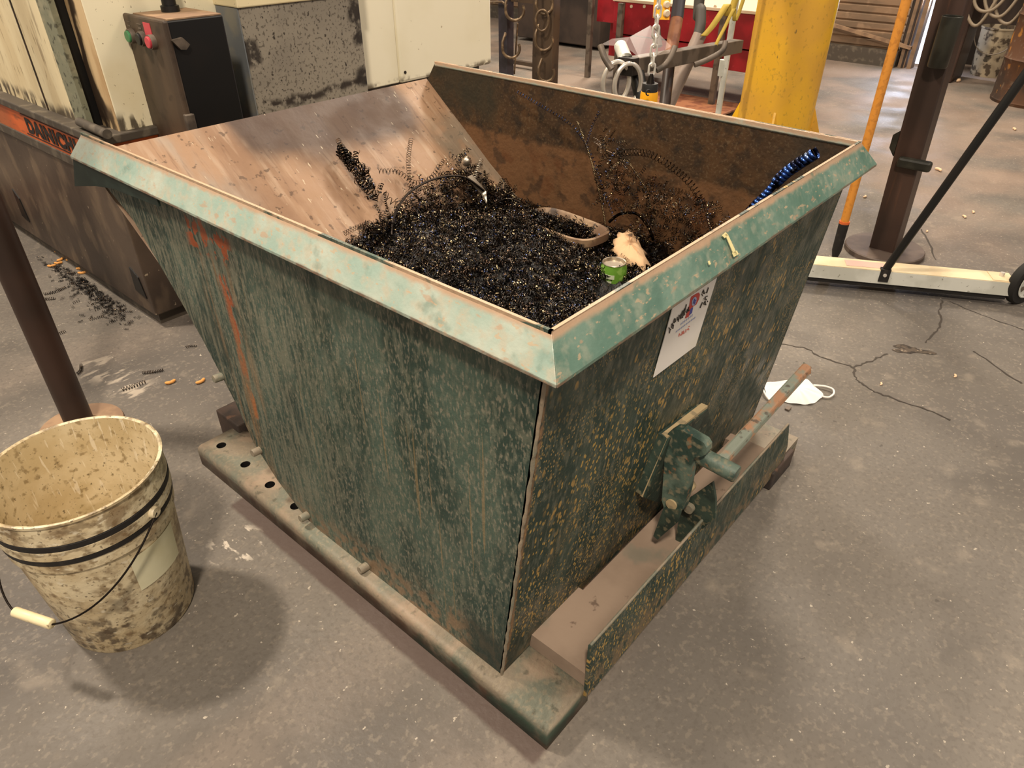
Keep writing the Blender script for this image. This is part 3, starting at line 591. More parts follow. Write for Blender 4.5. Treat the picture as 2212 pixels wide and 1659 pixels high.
cu = curls(sp, 'turning_curls', ['scrap', 'scrap', 'heap', 'scrap', 'brass', 'scrap', 'heap', 'scrap', 'scrap', 'scrap', 'scrap', 'brass', 'scrap', 'heap', 'scrap', 'blued'], heap); cu['kind'] = 'stuff'
def coil(path, r, pitch, wd, name, m, label, cat='metal coil', thick=None):
    P = spline(path, 10); L = [0]
    for a, b_ in zip(P[:-1], P[1:]): L.append(L[-1] + (b_ - a).length)
    T = L[-1]; n = int(T / pitch * 10); vs = []; fs = []; j = 0; up = None
    for i in range(n + 1):
        s_ = T * i / n
        while j < len(L) - 2 and L[j + 1] < s_: j += 1
        f_ = (s_ - L[j]) / max(1e-9, L[j + 1] - L[j]); c = P[j].lerp(P[j + 1], min(1, f_)); t = (P[j + 1] - P[j]).normalized()
        if up is None: up = t.orthogonal().normalized()
        up = (up - t * up.dot(t)).normalized(); sd = t.cross(up); a = 2 * math.pi * s_ / pitch
        rr = r(s_ / T) if callable(r) else r
        q = c + (up * math.cos(a) + sd * math.sin(a)) * rr; vs += [q, q + t * wd]
    fs = [(2 * i, 2 * i + 1, 2 * i + 3, 2 * i + 2) for i in range(n)]
    o = MB().add(vs, fs).build(name, m, origin=P[0], smooth=60); s = o.modifiers.new('solid', 'SOLIDIFY'); s.thickness = .0006
    return tag(o, label, cat)
def A1(px, py, x=1.05): return at(px, py, 0, x)
def SL(px, py, up=.01):
    n = np.array([0, -.72, 1.]); q = np.array([0, 1.405, .777 + up]); r_ = ray(px, py); return Vector(CAM + r_ * (((q - CAM) @ n) / (r_ @ n)))
coil([A1(1766, 328, 1.0), A1(1700, 372, .99), A1(1655, 418, .97), A1(1620, 452, .95), A1(1590, 490, .93)], lambda t: .0125 if t < .45 else .0085 - .004 * (t - .45), .0098, .0088, 'blue_steel_coil', 'bright_blued', 'thick bright blue tightly wound coil leaning in the hopper far right corner')
coil([A1(1115, 197, 1.06), A1(1180, 235, 1.05), A1(1240, 275, 1.04), A1(1275, 330, 1.02), A1(1300, 400, 1.0), A1(1330, 480, .98)], .0042, .011, .0016, 'steel_coil', 'blued', 'long thin blue spiral hanging down the rusty far wall of the hopper')
coil([A1(1247, 262, 1.0), A1(1275, 340, .99), A1(1300, 440, .97), A1(1310, 500, .95)], .0022, .004, .0014, 'steel_coil', 'brass', 'straight straw-coloured spiral standing upright by the rusty far wall')
coil([A1(1295, 240, 1.05), A1(1278, 275, 1.04), A1(1268, 310, 1.03)], .003, .008, .0014, 'steel_coil', 'blued', 'short thin blue spiral above the straw-coloured upright one')
coil([A1(1300, 340, 1.04), A1(1350, 330, 1.04), A1(1400, 332, 1.03), A1(1450, 360, 1.03), A1(1490, 395, 1.02), A1(1520, 440, 1.01)], .0085, .0105, .0016, 'steel_coil', 'scrap', 'wide arching dark spiral against the rusty far wall')
coil([A1(1310, 380, 1.0), A1(1345, 345, 1.0), A1(1375, 375, .99), A1(1400, 420, .98), A1(1405, 450, .97)], .0024, .004, .0014, 'steel_coil', 'brass', 'thin hooked spiral curving over in front of the far wall')
coil([SL(888, 300, .06), SL(882, 345, .05), SL(885, 390, .03)], .006, .0085, .0014, 'steel_coil', 'scrap', 'upright open spiral standing clear of the heap on the slope side')
coil([SL(735, 315, .05), SL(750, 350, .05), SL(775, 385, .04), SL(800, 415, .03)], lambda t: .010 + .004 * math.sin(9 * t), .0085, .003, 'steel_coil', 'scrap', 'fat tangled black spiral at the upper left tip of the heap')
coil([SL(742, 506, .02), SL(770, 492, .02), SL(800, 480, .02)], .0062, .008, .0014, 'steel_coil', 'scrap', 'small spiral lying on the bare slope left of the heap')
coil([SL(815, 370, .04), SL(860, 372, .05), SL(900, 395, .03), SL(950, 378, .05), SL(1000, 388, .03)], .0065, .0095, .0014, 'steel_coil', 'scrap', 'loose wavy spiral trailing along the top edge of the heap')
coil([SL(1090, 385, .03), SL(1100, 410, .03), SL(1106, 432, .02)], .006, .0075, .002, 'steel_coil', 'scrap', 'short dark spiral at the right end of the bare slope')
coil([SL(1040, 345, .06), SL(1030, 372, .06), SL(1022, 400, .04)], .006, .0085, .0022, 'steel_coil', 'alu', 'short shiny spiral poking up beside the bright bent strip')
def hoop(path, r, label, m='darkwire'):
    o = MB().tube(spline(path, 8), r, 6).build('steel_wire', m, origin=path[0], smooth=60); return tag(o, label, 'wire')
hoop([SL(850, 545, .03), SL(848, 480, .07), SL(880, 420, .09), SL(940, 386, .10), SL(1000, 382, .10), SL(1045, 412, .08)], .0032, 'black steel strap bowed in a big arch over left side of the heap')
hoop([Vector(gnd(1050, 455, .56)), Vector(gnd(1090, 430, .60)), Vector(gnd(1125, 440, .60)), Vector(gnd(1142, 490, .58)), Vector(gnd(1142, 560, .55)), Vector(gnd(1130, 620, .55))], .0016, 'thin brown wire looping down the middle of the heap')
hoop([Vector(gnd(1315, 480, .55)), Vector(gnd(1340, 462, .57)), Vector(gnd(1375, 462, .58)), Vector(gnd(1400, 490, .56)), Vector(gnd(1412, 520, .53))], .004, 'grey ribbed wire arch right of the beige tub', 'scrap')
st = MB().prism([SL(1008, 385, .09), SL(1018, 380, .09), SL(1048, 415, .07), SL(1050, 440, .06), SL(1040, 420, .06)], (.002, -.002, .004)).build('steel_offcut', 'alu', origin=SL(1020, 400, .05)); tag(st, 'bright bent strip of steel on top of the heap edge', 'offcut')
st = MB().lathe([(.0, 0), (.008, .001), (.013, .008), (.013, .022), (.010, .026), (0, .026)], SL(1000, 355, .05), 20, axis=(.5, -.6, .6)).build('steel_offcut', 'alu', smooth=40, origin=SL(1000, 355, .05)); tag(st, 'small shiny rounded metal plug at the top of the heap', 'offcut')
# drinks can
cp = Vector(gnd(1327, 568, .535)); cr_ = .031; ctop = .545; cc = at(1327, 567, 2, ctop)
can = thing('drinks_can', 'lime green open drinks can standing in the metal turnings', 'can', (cc.x, cc.y, ctop - .115))
MB().lathe([(0, 0), (cr_ * .8, 0), (cr_, .008), (cr_, .104), (cr_ * .9, .113), (cr_ * .9, .115)], (cc.x, cc.y, ctop - .115), 40).build('can_body', 'cangreen', can, smooth=40)
MB().lathe([(cr_ * .9, .1145), (cr_ * .93, .116), (cr_ * .9, .1175), (cr_ * .84, .1165), (cr_ * .82, .110), (0, .110)], (cc.x, cc.y, ctop - .115), 40).build('can_top', 'alu', can, smooth=40)
def canpatch(a0, a1, z0, z1, m, nm):
    d = MB(); n = 10
    vs = [(cc.x + (cr_ + .0006) * math.cos(a0 + (a1 - a0) * i / n), cc.y + (cr_ + .0006) * math.sin(a0 + (a1 - a0) * i / n), ctop - .115 + z) for z in (z0, z1) for i in range(n + 1)]
    d.add(vs, [(i, i + 1, i + n + 2, i + n + 1) for i in range(n)]).build(nm, m, can, smooth=40)
va = math.atan2(CAM[1] - cc.y, CAM[0] - cc.x)
canpatch(va - 1.0, va + .1, .085, .096, 'canwhite', 'can_band'); canpatch(va - .7, va - .1, .060, .080, 'canwhite', 'can_panel'); canpatch(va + .75, va + 1.3, .04, .062, 'canred', 'can_flash')
# beige tub buried in the turnings
tb = at(1222, 468, 2, .545); tub = thing('plastic_tub', 'dirty beige plastic tub half buried in the turnings by the far wall', 'tub', (tb.x, tb.y - .03, .44))
def superell(rx, ry, z, n=40, e=.55):
    out = []
    for k in range(n):
        a = 2 * math.pi * k / n; c, s = math.cos(a), math.sin(a)
        p = Vector((rx * math.copysign(abs(c) ** e, c), ry * math.copysign(abs(s) ** e, s), 0)); p.rotate(Matrix.Rotation(1.47, 3, 'Z')); out.append(Vector((tb.x - .045, tb.y - .03, z)) + p)
    return out
rings = [superell(.105, .05, .43), superell(.115, .058, .525), superell(.125, .066, .528), superell(.126, .067, .548), superell(.120, .062, .55), superell(.114, .056, .545), superell(.104, .048, .48)]
vs = [v for r_ in rings for v in r_]; n = 40
MB().add(vs, [(i * n + k, i * n + (k + 1) % n, (i + 1) * n + (k + 1) % n, (i + 1) * n + k) for i in range(6) for k in range(n)] + [tuple(range(6 * n, 7 * n))]).build('tub_body', 'tub', tub, smooth=50)
# beige rag
rg = MB(); nn_ = 14; rc = [gnd(1335, 505, .55), gnd(1365, 500, .55), gnd(1392, 545, .53), gnd(1395, 575, .52), gnd(1345, 560, .52), gnd(1325, 535, .53)]
cen = sum(rc, Vector()) / 6; ring = spline(rc + [rc[0]], 5)[:-1]; L_ = [cen + Vector((0, 0, .012))]
for fr in (.4, .75, 1.0):
    for k, p in enumerate(ring): L_.append(cen.lerp(p, fr * (1 + .16 * math.sin(k * 2.1) * (fr > .9))) + Vector((0, 0, .012 * (1 - fr) + .004 * math.sin(k * 1.9 + fr * 7) - (.008 if fr == 1 else 0))))
m_ = len(ring); fs = [(0, 1 + k, 1 + (k + 1) % m_) for k in range(m_)]
for r_ in range(2): fs += [(1 + r_ * m_ + k, 1 + (r_ + 1) * m_ + k, 1 + (r_ + 1) * m_ + (k + 1) % m_, 1 + r_ * m_ + (k + 1) % m_) for k in range(m_)]
o = MB().add(L_, fs).build('rag', 'rag', origin=cen, smooth=60); s_ = o.modifiers.new('s', 'SOLIDIFY'); s_.thickness = .004; tag(o, 'crumpled beige rag lying on the turnings behind the green can', 'rag')
# ================================================================== PAIL
BC = Vector((-.335, .87, 0)); pail = thing('plastic_bucket', 'grimy cream plastic pail with wire handle standing on floor at left', 'bucket', tuple(BC))
r0, r1, HB = .122, .153, .392
def br(z): return r0 + (r1 - r0) * z / HB
pf = [(0, .004), (r0 - .006, .004), (r0 - .002, 0), (r0 + .001, .006), (br(.262), .262), (br(.264) + .005, .268), (br(.29) + .004, .290), (br(.292) + .001, .291), (br(.303), .303), (br(.304) + .006, .304), (br(.325) + .005, .325), (br(.327) + .001, .327), (br(.340) + .0, .340), (br(.341) + .004, .341), (br(.384), .384), (br(.386) + .004, .386), (r1 + .004, .391), (r1 + .001, HB), (r1 - .003, HB - .002)]
MB().lathe(pf, BC, 80).build('bucket_body', 'bucket', pail, smooth=35)
pin_ = [(r1 - .003, HB - .002), (br(.3) - .005, .30), (br(.1) - .005, .10), (r0 - .008, .012), (0, .010)]
MB().lathe(pin_, BC, 80).build('bucket_inside', 'bucket_in', pail, smooth=35)
MB().lathe([(br(.328) + .002, .3265), (br(.334) + .0046, .327), (br(.339) + .0046, .3385), (br(.34) + .001, .340)], BC, 80).build('rib_shadow_band', 'black', pail, smooth=35)  # black rings stand in for the shadow in the grooves between the ribs
MB().lathe([(br(.292) + .001, .2905), (br(.296) + .0052, .291), (br(.302) + .0052, .3025), (br(.303) + .001, .304)], BC, 80).build('rib_shadow_band', 'black', pail, smooth=35)
def lab(a0, a1, z0, z1, slant=0):
    n = 16; vs = []
    for z in (z0, z1):
        for i in range(n + 1):
            a = math.radians(a0 + (a1 - a0) * i / n); r_ = br(z) + .0015; vs.append(BC + Vector((r_ * math.cos(a), r_ * math.sin(a), z)))
    return MB().add(vs, [(i, i + 1, i + n + 2, i + n + 1) for i in range(n)])
lab(-91, -47, .155, .245).build('bucket_label', 'paper', pail, smooth=40)
ea = math.radians(-64); eu = Vector((math.cos(ea), math.sin(ea), 0)); E1 = BC + eu * (br(.31) + .010) + Vector((0, 0, .315)); E2 = BC - eu * (br(.31) + .010) + Vector((0, 0, .315))
for E_, sg in ((E1, 1), (E2, -1)):
    MB().lathe([(0, .004), (.010, .004), (.012, 0), (.012, -.012), (0, -.012)], E_, 16, axis=tuple(eu * sg)).build('handle_ear', 'bucket', pail, smooth=40)
# bail hangs to the camera-left side
sv = Vector((eu.y, -eu.x, 0))     # perpendicular, toward camera-left
L2 = (E1 - E2).length / 2; mid = (E1 + E2) / 2
gmid = Vector((-.503, .80, .165)); 
hv = (gmid - mid)
wire = []
for i in range(41):
    a = math.pi * i / 40; wire.append(mid + (E1 - mid) * math.cos(a) * 1.02 + hv * (math.sin(a) ** .9))
hw = MB().tube(wire, .0019, 8).build('wire_handle', 'darkwire', pail, smooth=60)
g1 = wire[17]; g2 = wire[24]
MB().tube([g1.lerp(g2, t) for t in (0, .02, .5, .52, .54, .98, 1)], [.008, .0095, .0095, .0088, .0095, .0095, .008], 16).build('handle_grip', 'cream', hw, smooth=50)
# ================================================================== POST with ring base (left)
pb = gnd(178, 925); post = thing('steel_post', 'dark round steel post with flat ring base behind the cream pail', 'post', tuple(pb))
MB().tube([pb + Vector((0, 0, .004)), pb + Vector((-.0, 0, 1.9))], .037, 32).build('post_tube', 'brown_col', post, smooth=40)
MB().lathe([(.045, .0), (.110, .0), (.112, .004), (.110, .010), (.050, .010), (.045, .0)], pb, 48).build('base_ring', 'boxtop', post, smooth=40)
# ================================================================== LATHE MACHINE
mac = thing('lathe_machine', 'large cream and brown lathe with orange name band, behind the hopper', 'machine', (.28, 1.97, 0))
x0, y0 = .28, 1.97
body = MB().box((x0, y0, .05), (2.0, 5.4, .52)); 
body.build('machine_base', 'machbase', mac, bevel=.004)
MB().box((x0 + .02, y0 + .03, .0), (1.96, 5.3, .05)).build('base_plinth', 'ledge', mac)
for p in [((x0 - .004, 1.995, .11), .075, .10), ((x0 - .004, 3.03, .12), .07, .13)]:
    (xx, yy, zz), wy, hz = p
    MB().prism([(xx, yy, zz), (xx, yy + wy, zz + .01), (xx, yy + wy * .9, zz + hz), (xx, yy + wy * .25, zz + hz * .75)], (.006, 0, 0)).build('base_pocket', 'blackpaint', mac)
MB().box((x0 - .006, y0 - .006, .517), (1.3, 5.4, .550)).build('lower_moulding', 'ledge', mac, bevel=.003)
MB().box((x0 - .001, y0 - .001, .550), (1.28, 5.4, .640)).build('name_band', 'orange', mac)
MB().box((x0 - .012, y0 - .012, .636), (1.3, 5.4, .662)).build('upper_moulding', 'ledge', mac, bevel=.004)
# trim lines on band and lettering
MB().box((x0 - .0025, y0, .626), (x0 - .001, 2.62, .629)).box((x0 - .0025, y0, .558), (x0 - .001, 2.62, .561)).build('band_lines', 'ink', mac)
tcu = bpy.data.curves.new('t', 'FONT'); tcu.body = 'DAINICHI'; tcu.size = .066; tcu.extrude = .0008; tcu.space_character = 1.15; tcu.offset = .0036; tcu.align_x = 'LEFT'
to = bpy.data.objects.new('t', tcu); COL.objects.link(to)
dg = bpy.context.evaluated_depsgraph_get(); tm = bpy.data.meshes.new_from_object(to.evaluated_get(dg)); bpy.data.objects.remove(to)
tm.materials.append(M['ink']); te = bpy.data.objects.new('band_lettering', tm); COL.objects.link(te); te.parent = mac
te.matrix_local = Matrix.Translation((-.0022, 2.595 - 1.97, .570)) @ Matrix(((0, 0, -1, 0), (-1.30, 0, 0, 0), (0, 1, 0, 0), (0, 0, 0, 1)))
# upper panels
MB().box((.315, 2.172, .655), (.9, 3.6, 1.9)).build('side_cover', 'cream_dirty', mac, bevel=.004)
MB().tube([(.3135, 2.43, .66), (.3135, 2.43, 1.9)], .003, 6).build('panel_seam', 'darkrust', mac)
MB().box((.300, 2.078, .655), (.317, 2.170, 1.9)).build('edge_strip', 'greygreen', mac)
MB().box((.318, 2.101, .655), (.9, 2.170, 1.9)).build('door_gap', 'blackpaint', mac)
MB().box((.350, 1.985, .655), (.6, 2.100, 1.9)).build('corner_post', 'cream_stained', mac, bevel=.003)
MB().box((.353, 1.982, .655), (1.30, 2.098, 1.9)).build('front_panel', 'cream_white', mac, bevel=.003)
MB().tube([at(172, 263, 2, .68), at(232, 290, 2, .68)], .014, 16).build('rail_tube', 'ledge', mac, smooth=40)
# grey housing + hood
MB().box((.752, 1.85, .55), (1.218, 2.2, .975)).build('grey_housing', 'greybox', mac, bevel=.003)
MB().box((.748, 1.853, .552), (.7525, 1.98, .974)).build('housing_side', 'greystrip', mac)
MB().box((.745, 1.843, .975), (1.225, 2.3, 1.30)).build('hood', 'cream', mac, bevel=.004)
MB().box((.60, 2.01, .955), (.745, 2.3, .99)).build('hood_bracket', 'boxbrown', mac)
# white cabinet
MB().box((1.30, 1.97, .632), (1.476, 2.9, 1.6)).build('white_panel', 'white', mac, bevel=.004)
MB().box((1.480, 1.965, .628), (2.03, 2.9, 1.6)).build('white_door', 'white', mac, bevel=.012)
MB().box((1.25, 2.0, .45), (1.98, 2.85, .64)).build('under_frame', 'ledge', mac)
MB().tube([(1.505, 1.9655, .668), (1.505, 1.962, .668)], .006, 12).build('screw', 'ink', mac)
# ------------------------------------------------------------------ control box
cb = thing('control_box', 'dark brown and black control box with three push buttons on the machine', 'control box', (.455, 1.75, .50))
bx = MB().box((.470, 1.75, .50), (.640, 1.975, .975)); bx.build('box_body', ['blackpaint'], cb, bevel=.004)
MB().box((.455, 1.742, .50), (.471, 1.998, .978)).build('box_door', 'boxbrown', cb, bevel=.006)
MB().box((.474, 1.754, .9755), (.638, 1.955, .979)).build('box_top', 'boxtop', cb)
def onx(px, py, x=.455): return at(px, py, 0, x)
for p, m, nm in (((276, 79), 'greenbtn', 'green_button'), ((299, 85), 'blackpaint', 'black_button'), ((320, 92), 'redbtn', 'red_button')):
    c = onx(*p, .438); c.x = .455
    bb = MB().lathe([(0, .020), (.014, .020), (.016, .018), (.016, .0)], c, 24, axis=(-1, 0, 0)).build(nm, m, cb, smooth=40)
    MB().lathe([(.0165, .014), (.019, .014), (.020, .010), (.020, .0)], c, 24, axis=(-1, 0, 0)).build('button_collar', 'steelgrey', bb, smooth=40)
c = onx(320, 66); MB().box((.4535, c.y - .020, c.z - .022), (.456, c.y + .020, c.z + .020)).build('stop_plate', 'redbtn', cb)
for p in ((276, 46), (300, 52)):
    c = onx(*p); MB().box((.4538, c.y - .014, c.z - .001), (.456, c.y + .014, c.z + .001)).box((.4538, c.y - .008, c.z - .013), (.456, c.y + .008, c.z - .009)).build('legend_plate', 'steelgrey', cb)
c = at(388, 95, 1, 1.74); hd_ = MB().prism([(c.x - .022, 1.735, c.z + .012), (c.x + .010, 1.735, c.z + .016), (c.x + .028, 1.735, c.z - .004), (c.x + .014, 1.735, c.z - .016), (c.x - .002, 1.735, c.z - .014)], (0, .012, 0)).build('door_catch', 'steelgrey', cb, bevel=.002)
c = at(410, 262, 1, 1.74); MB().box((c.x - .012, 1.733, c.z - .03), (c.x + .016, 1.751, c.z + .02)).build('door_catch', 'steelgrey', cb, bevel=.003)
c = at(368, 20, 2, .985); MB().lathe([(0, -.006), (.026, -.006), (.026, .010), (.020, .012), (.020, .04), (.024, .044), (.024, .06), (.019, .064), (.019, .2), (0, .2)], c, 24).build('cable_gland', 'blackpaint', cb, smooth=35)
# ================================================================== FLOOR litter near the machine
sp = []
for _ in range(430):
    t_ = rng.random(); px = 150 + 110 * t_ + rng.normal() * 26; py = 575 + 95 * t_ + rng.normal() * 22
    P = np.array(gnd(px, py, .004))
    if P[0] > .27: P[0] = .27 - rng.random() * .05
    r = rng.uniform(.0015, .005); tn = rng.uniform(1, 5); d = rng.normal(size=3); d[2] = 0; sp.append((P, d, r, tn * r * 1.5, tn, .0015))
o = curls(sp, 'floor_turnings', ['scrap', 'heap'], None); tag(o, 'scatter of fine dark metal turnings on floor beside the machine base', 'metal turnings', kind='stuff')
lc = [([(262, 842), (288, 834), (314, 824)], .0058, .008, 'long open black spiral on floor above the ring base'), ([(82, 645), (100, 646), (118, 644)], .005, .006, 'dark tight spiral on floor left of the turnings scatter'),
      ([(94, 635), (120, 630), (142, 620)], .0045, .006, 'dark spiral on floor just above the tight one'), ([(123, 722), (133, 718), (140, 715)], .004, .006, 'tiny dark spiral on open floor below the scatter'),
      ([(307, 805), (330, 803), (352, 799)], .0045, .005, 'brown spiral on floor near the hopper outer side'), ([(400, 750), (412, 747), (424, 747)], .003, .006, 'thin spiral on floor close under the hopper side'), ([(166, 808), (174, 800), (175, 788)], .004, .005, 'curved blue-black spiral on floor right of the post')]
for px, r_, pt, lb in lc: coil([gnd(*p, .006) for p in px], r_, pt, .0018, 'floor_coil', 'scrap', lb, 'metal coil')
def pellet(p, ang, L_, m, label, group, bend=.25, r_=.006):
    d = Vector((math.cos(ang), math.sin(ang), 0)); s_ = Vector((-d.y, d.x, 0)); c = Vector(p)
    pts = [c + d * L_ * (t - .5) + s_ * bend * L_ * (4 * (t - .5) ** 2) + Vector((0, 0, r_)) for t in (0, .1, .35, .5, .65, .9, 1)]
    o = MB().tube(pts, [r_ * .5, r_ * .85, r_, r_ * .85, r_, r_ * .85, r_ * .5], 10).build('pellet', m, origin=tuple(c), smooth=60); return tag(o, label, 'pellet', group)
for (px, py, a, lb) in [(128, 546, .4, 'orange pellet at upper end of the pile by the machine base'), (152, 552, -.2, 'orange pellet beside the machine base, second from the top'), (112, 577, .3, 'orange pellet, leftmost of those by the machine'), (126, 571, .2, 'pale orange pellet joined to the leftmost one'), (133, 563, 1.2, 'slim orange pellet pointing up towards the pile'),
                        (175, 582, .5, 'orange pellet, upper of the pair below the pile'), (178, 592, .3, 'orange pellet, lower of the pair below the pile'), (370, 829, .6, 'single orange pellet on floor above the rail, left one'), (436, 827, .9, 'single orange pellet on floor next to the hopper edge'), (152, 562, 1.3, 'short orange pellet under the top pair')]:
    pellet(gnd(px, py), a - .8, .030, 'chip', lb, 'orange pellets on the floor', r_=.0055)
for (px, py, a, sc, lb) in [(1884, 131, .3, 3.2, 'two-lobed cream chunk against the foot of the corrugated door'), (2071, 177, .2, 2.2, 'cream pellet on floor in front of the old pail'), (2028, 369, 1.0, 1.4, 'cream bone-shaped pellet right of the brown post'), (2192, 281, .5, 1.2, 'cream pellet on floor behind the black sweeper handle'),
                            (1869, 427, 0, .9, 'small pale pellet between the orange pole and brown post'), (2103, 460, .3, .8, 'small cream pellet on the right beyond the sweeper bar, upper one'), (2084, 470, .6, .9, 'small pale pellet beyond the sweeper bar, lower one'), (1904, 831, .2, .5, 'tiny pale pellet on floor by the crack'), (2064, 814, .2, .6, 'tiny tan pellet on floor right of the pit'), (2003, 501, .2, .6, 'tiny pale pellet next to the crack behind the sweeper')]:
    pellet(gnd(px, py), a, .030 * sc, 'chipw', lb, 'cream pellets on the right-hand floor', r_=.006 * sc)
o = MB().box((-.010, -.007, 0), (.010, .007, .006)).build('grit_chip', 'steelgrey', origin=(0, 0, 0), bevel=.002); o.location = gnd(1702, 884); tag(o, 'small blue-grey chip of metal on floor beside the white mask', 'chip')
# ================================================================== MASK
mk = thing('face_mask', 'crumpled white dust mask with ear loop on floor beside the hopper', 'mask', tuple(gnd(1722, 848)))
ol = [(1650, 828), (1670, 824), (1700, 822), (1735, 818), (1752, 826), (1775, 848), (1778, 856), (1768, 864), (1755, 872), (1740, 873), (1715, 872), (1690, 866), (1662, 862), (1653, 845)]
R_ = spline([gnd(*p, .004) for p in ol] + [gnd(*ol[0], .004)], 4)[:-1]; cm = sum(R_, Vector()) / len(R_); L_ = [cm + Vector((0, 0, .022))]; m_ = len(R_)
for fr in (.45, .8, 1): L_ += [cm.lerp(p, fr) + Vector((0, 0, .020 * (1 - fr ** 2) + .002 * math.sin(k))) for k, p in enumerate(R_)]
fs = [(0, 1 + (k + 1) % m_, 1 + k) for k in range(m_)]
for r_ in range(2): fs += [(1 + r_ * m_ + k, 1 + r_ * m_ + (k + 1) % m_, 1 + (r_ + 1) * m_ + (k + 1) % m_, 1 + (r_ + 1) * m_ + k) for k in range(m_)]
MB().add(L_, fs).build('mask_shell', 'mask', mk, smooth=60)
MB().tube(spline([gnd(1757, 832, .006), gnd(1780, 834, .010), gnd(1798, 840, .010), gnd(1801, 850, .008), gnd(1790, 858, .006), gnd(1775, 856, .006)], 6), .003, 8).build('ear_loop', 'mask', mk, smooth=60)
MB().tube(spline([gnd(1650, 830, .006), gnd(1648, 840, .012), gnd(1655, 855, .008), gnd(1662, 864, .005)], 6), .003, 8).build('ear_loop', 'mask', mk, smooth=60)
# ================================================================== MAGNETIC SWEEPER
w0 = gnd(1745, 598, .045); w1 = gnd(2183, 640, .045); wd0 = (w1 - w0).normalized(); wl = (w1 - w0).length; wp = Vector((-wd0.y, wd0.x, 0))   # wp points away from camera
if wp.x < 0: wp = -wp
def W(a_, b2, z_): q_ = w0 + wd0 * a_ + wp * b2; return Vector((q_.x, q_.y, z_))
def wbox(a0, a1, b0, b1, z0, z1, nm, m, root, bev=.002):
    return MB().prism([W(a0, b0, z0), W(a1, b0, z0), W(a1, b1, z0), W(a0, b1, z0)], (0, 0, z1 - z0)).build(nm, m, root, bevel=bev)
sw = thing('magnetic_sweeper', 'long pale magnetic floor sweeper bar on small wheels with black handle', 'sweeper', tuple(W(.3, .04, 0)))
wbox(-.10, wl, 0, .088, .045, .096, 'magnet_bar', 'galv', sw)
wbox(-.099, wl - .001, .001, .087, .096, .0985, 'bar_top', 'galvtop', sw, 0)
wbox(-.09, wl - .01, .01, .078, .025, .045, 'underside', 'black', sw, 0)
wbox(.13, .27, .018, .07, .0985, .0995, 'bar_sticker', 'pink', sw, 0)
wbox(wl - .075, wl - .002, .006, .082, .0985, .101, 'end_plate', 'galvtop', sw, 0)
MB().lathe([(0, .014), (.008, .014), (.009, 0)], W(wl - .035, .05, .10), 12).build('wing_nut', 'zinc', sw, smooth=40)
wpf = [(0, .018), (.052, .018), (.056, .016), (.080, .016), (.086, .008), (.086, -.008), (.080, -.016), (0, -.016)]
wa = Vector((-.42, -.907, 0)); wcn = W(wl + .05, .05, .086)
wt = MB().lathe(wpf, wcn, 44, axis=tuple(wa)).build('wheel', 'tyre', sw, smooth=40)
MB().tube([W(wl - .01, .05, .086), wcn], .009, 12).build('wheel_axle', 'steelgrey', sw, smooth=40)
MB().lathe([(0, .024), (.014, .024), (.016, .020), (.050, .0185), (.054, .021), (.057, .0195)], wcn, 44, axis=tuple(wa)).build('wheel_hub', 'galv', wt, smooth=40)
for k in range(5):
    a_ = k * 2 * math.pi / 5 + .4; c_ = wcn + wa * .0205; u1 = Vector((0, 0, 1)); u2 = wa.cross(u1)
    d1 = u1 * math.cos(a_) + u2 * math.sin(a_); d2 = u1 * math.cos(a_ + .5) + u2 * math.sin(a_ + .5)
    MB().prism([c_ + d1 * .02, c_ + d2 * .02, c_ + d2 * .046, c_ + d1 * .046], wa * .001).build('hub_recess', 'steelgrey', wt)
MB().lathe(wpf, W(-.125, .045, .086), 44, axis=tuple(wd0)).build('wheel', 'tyre', sw, smooth=40)
hc = gnd(1908, 598, .07); sa = (hc - w0).dot(wd0)
wbox(sa - .018, sa + .018, -.004, .02, .055, .105, 'handle_clamp', 'black', sw, .003)
h0_ = W(sa, .012, .095); tt_ = at(2212, 165, 2, .80); h1_ = tt_; h2_ = h0_ + (h1_ - h0_) * 1.5
MB().tube([h0_, h2_], .0145, 20).build('sweeper_handle', 'blackpaint', sw, smooth=40)
MB().lathe([(0, .003), (.006, .003), (.007, 0)], W(sa, -.004, .082), 12, axis=tuple(-wp)).build('clamp_bolt', 'zinc', sw, smooth=40)
# ================================================================== ORANGE POLE (digging tool) 
op = Vector((2.45, .398, 0)); ot = thing('orange_pole', 'orange handled tool standing upright with black lower sleeve', 'tool', tuple(op))
MB().tube([op + Vector((0, 0, .155)), op + Vector((.0, -.002, 1.45))], .0165, 20).build('orange_handle', 'orangestick', ot, smooth=40)
MB().tube([op + Vector((0, 0, .0)), op + Vector((0, 0, .03)), op + Vector((0, 0, .15))], [.012, .019, .0205], 20).build('black_sleeve', 'black', ot, smooth=40)
MB().tube([op + Vector((0, 0, .148)), op + Vector((0, 0, .158))], .0208, 20).build('red_collar', 'orange', ot, smooth=40)
# ================================================================== BROWN POST on disc
pc = gnd(1908, 543); dR = .158
bp_ = thing('square_post', 'dark brown square steel post bolted on a round base plate', 'post', tuple(pc))
MB().lathe([(0, .022), (dR - .004, .022), (dR, .018), (dR, 0), (0, 0)], pc, 64).build('base_disc', 'disc', bp_, smooth=40)
q = pc + Vector((.0, .0, 0)); top = 1.7; tlt = Vector((.0, .045, 0)); hw_ = .05
cbm = MB(); pts = [(q.x - hw_, q.y - hw_, .022), (q.x + hw_, q.y - hw_, .022), (q.x + hw_, q.y + hw_, .022), (q.x - hw_, q.y + hw_, .022)]
cbm.prism([Vector(p) for p in pts], Vector((0, .05, top))); cbm.build('post_column', 'brown_col', bp_, bevel=.006)
xh = q.x - hw_
c = at(1975, 355, 0, xh - .02); MB().box((xh - .035, c.y - .062, c.z - .020), (xh - .002, c.y + .062, c.z + .020)).build('post_bracket', 'olive', bp_, bevel=.010)
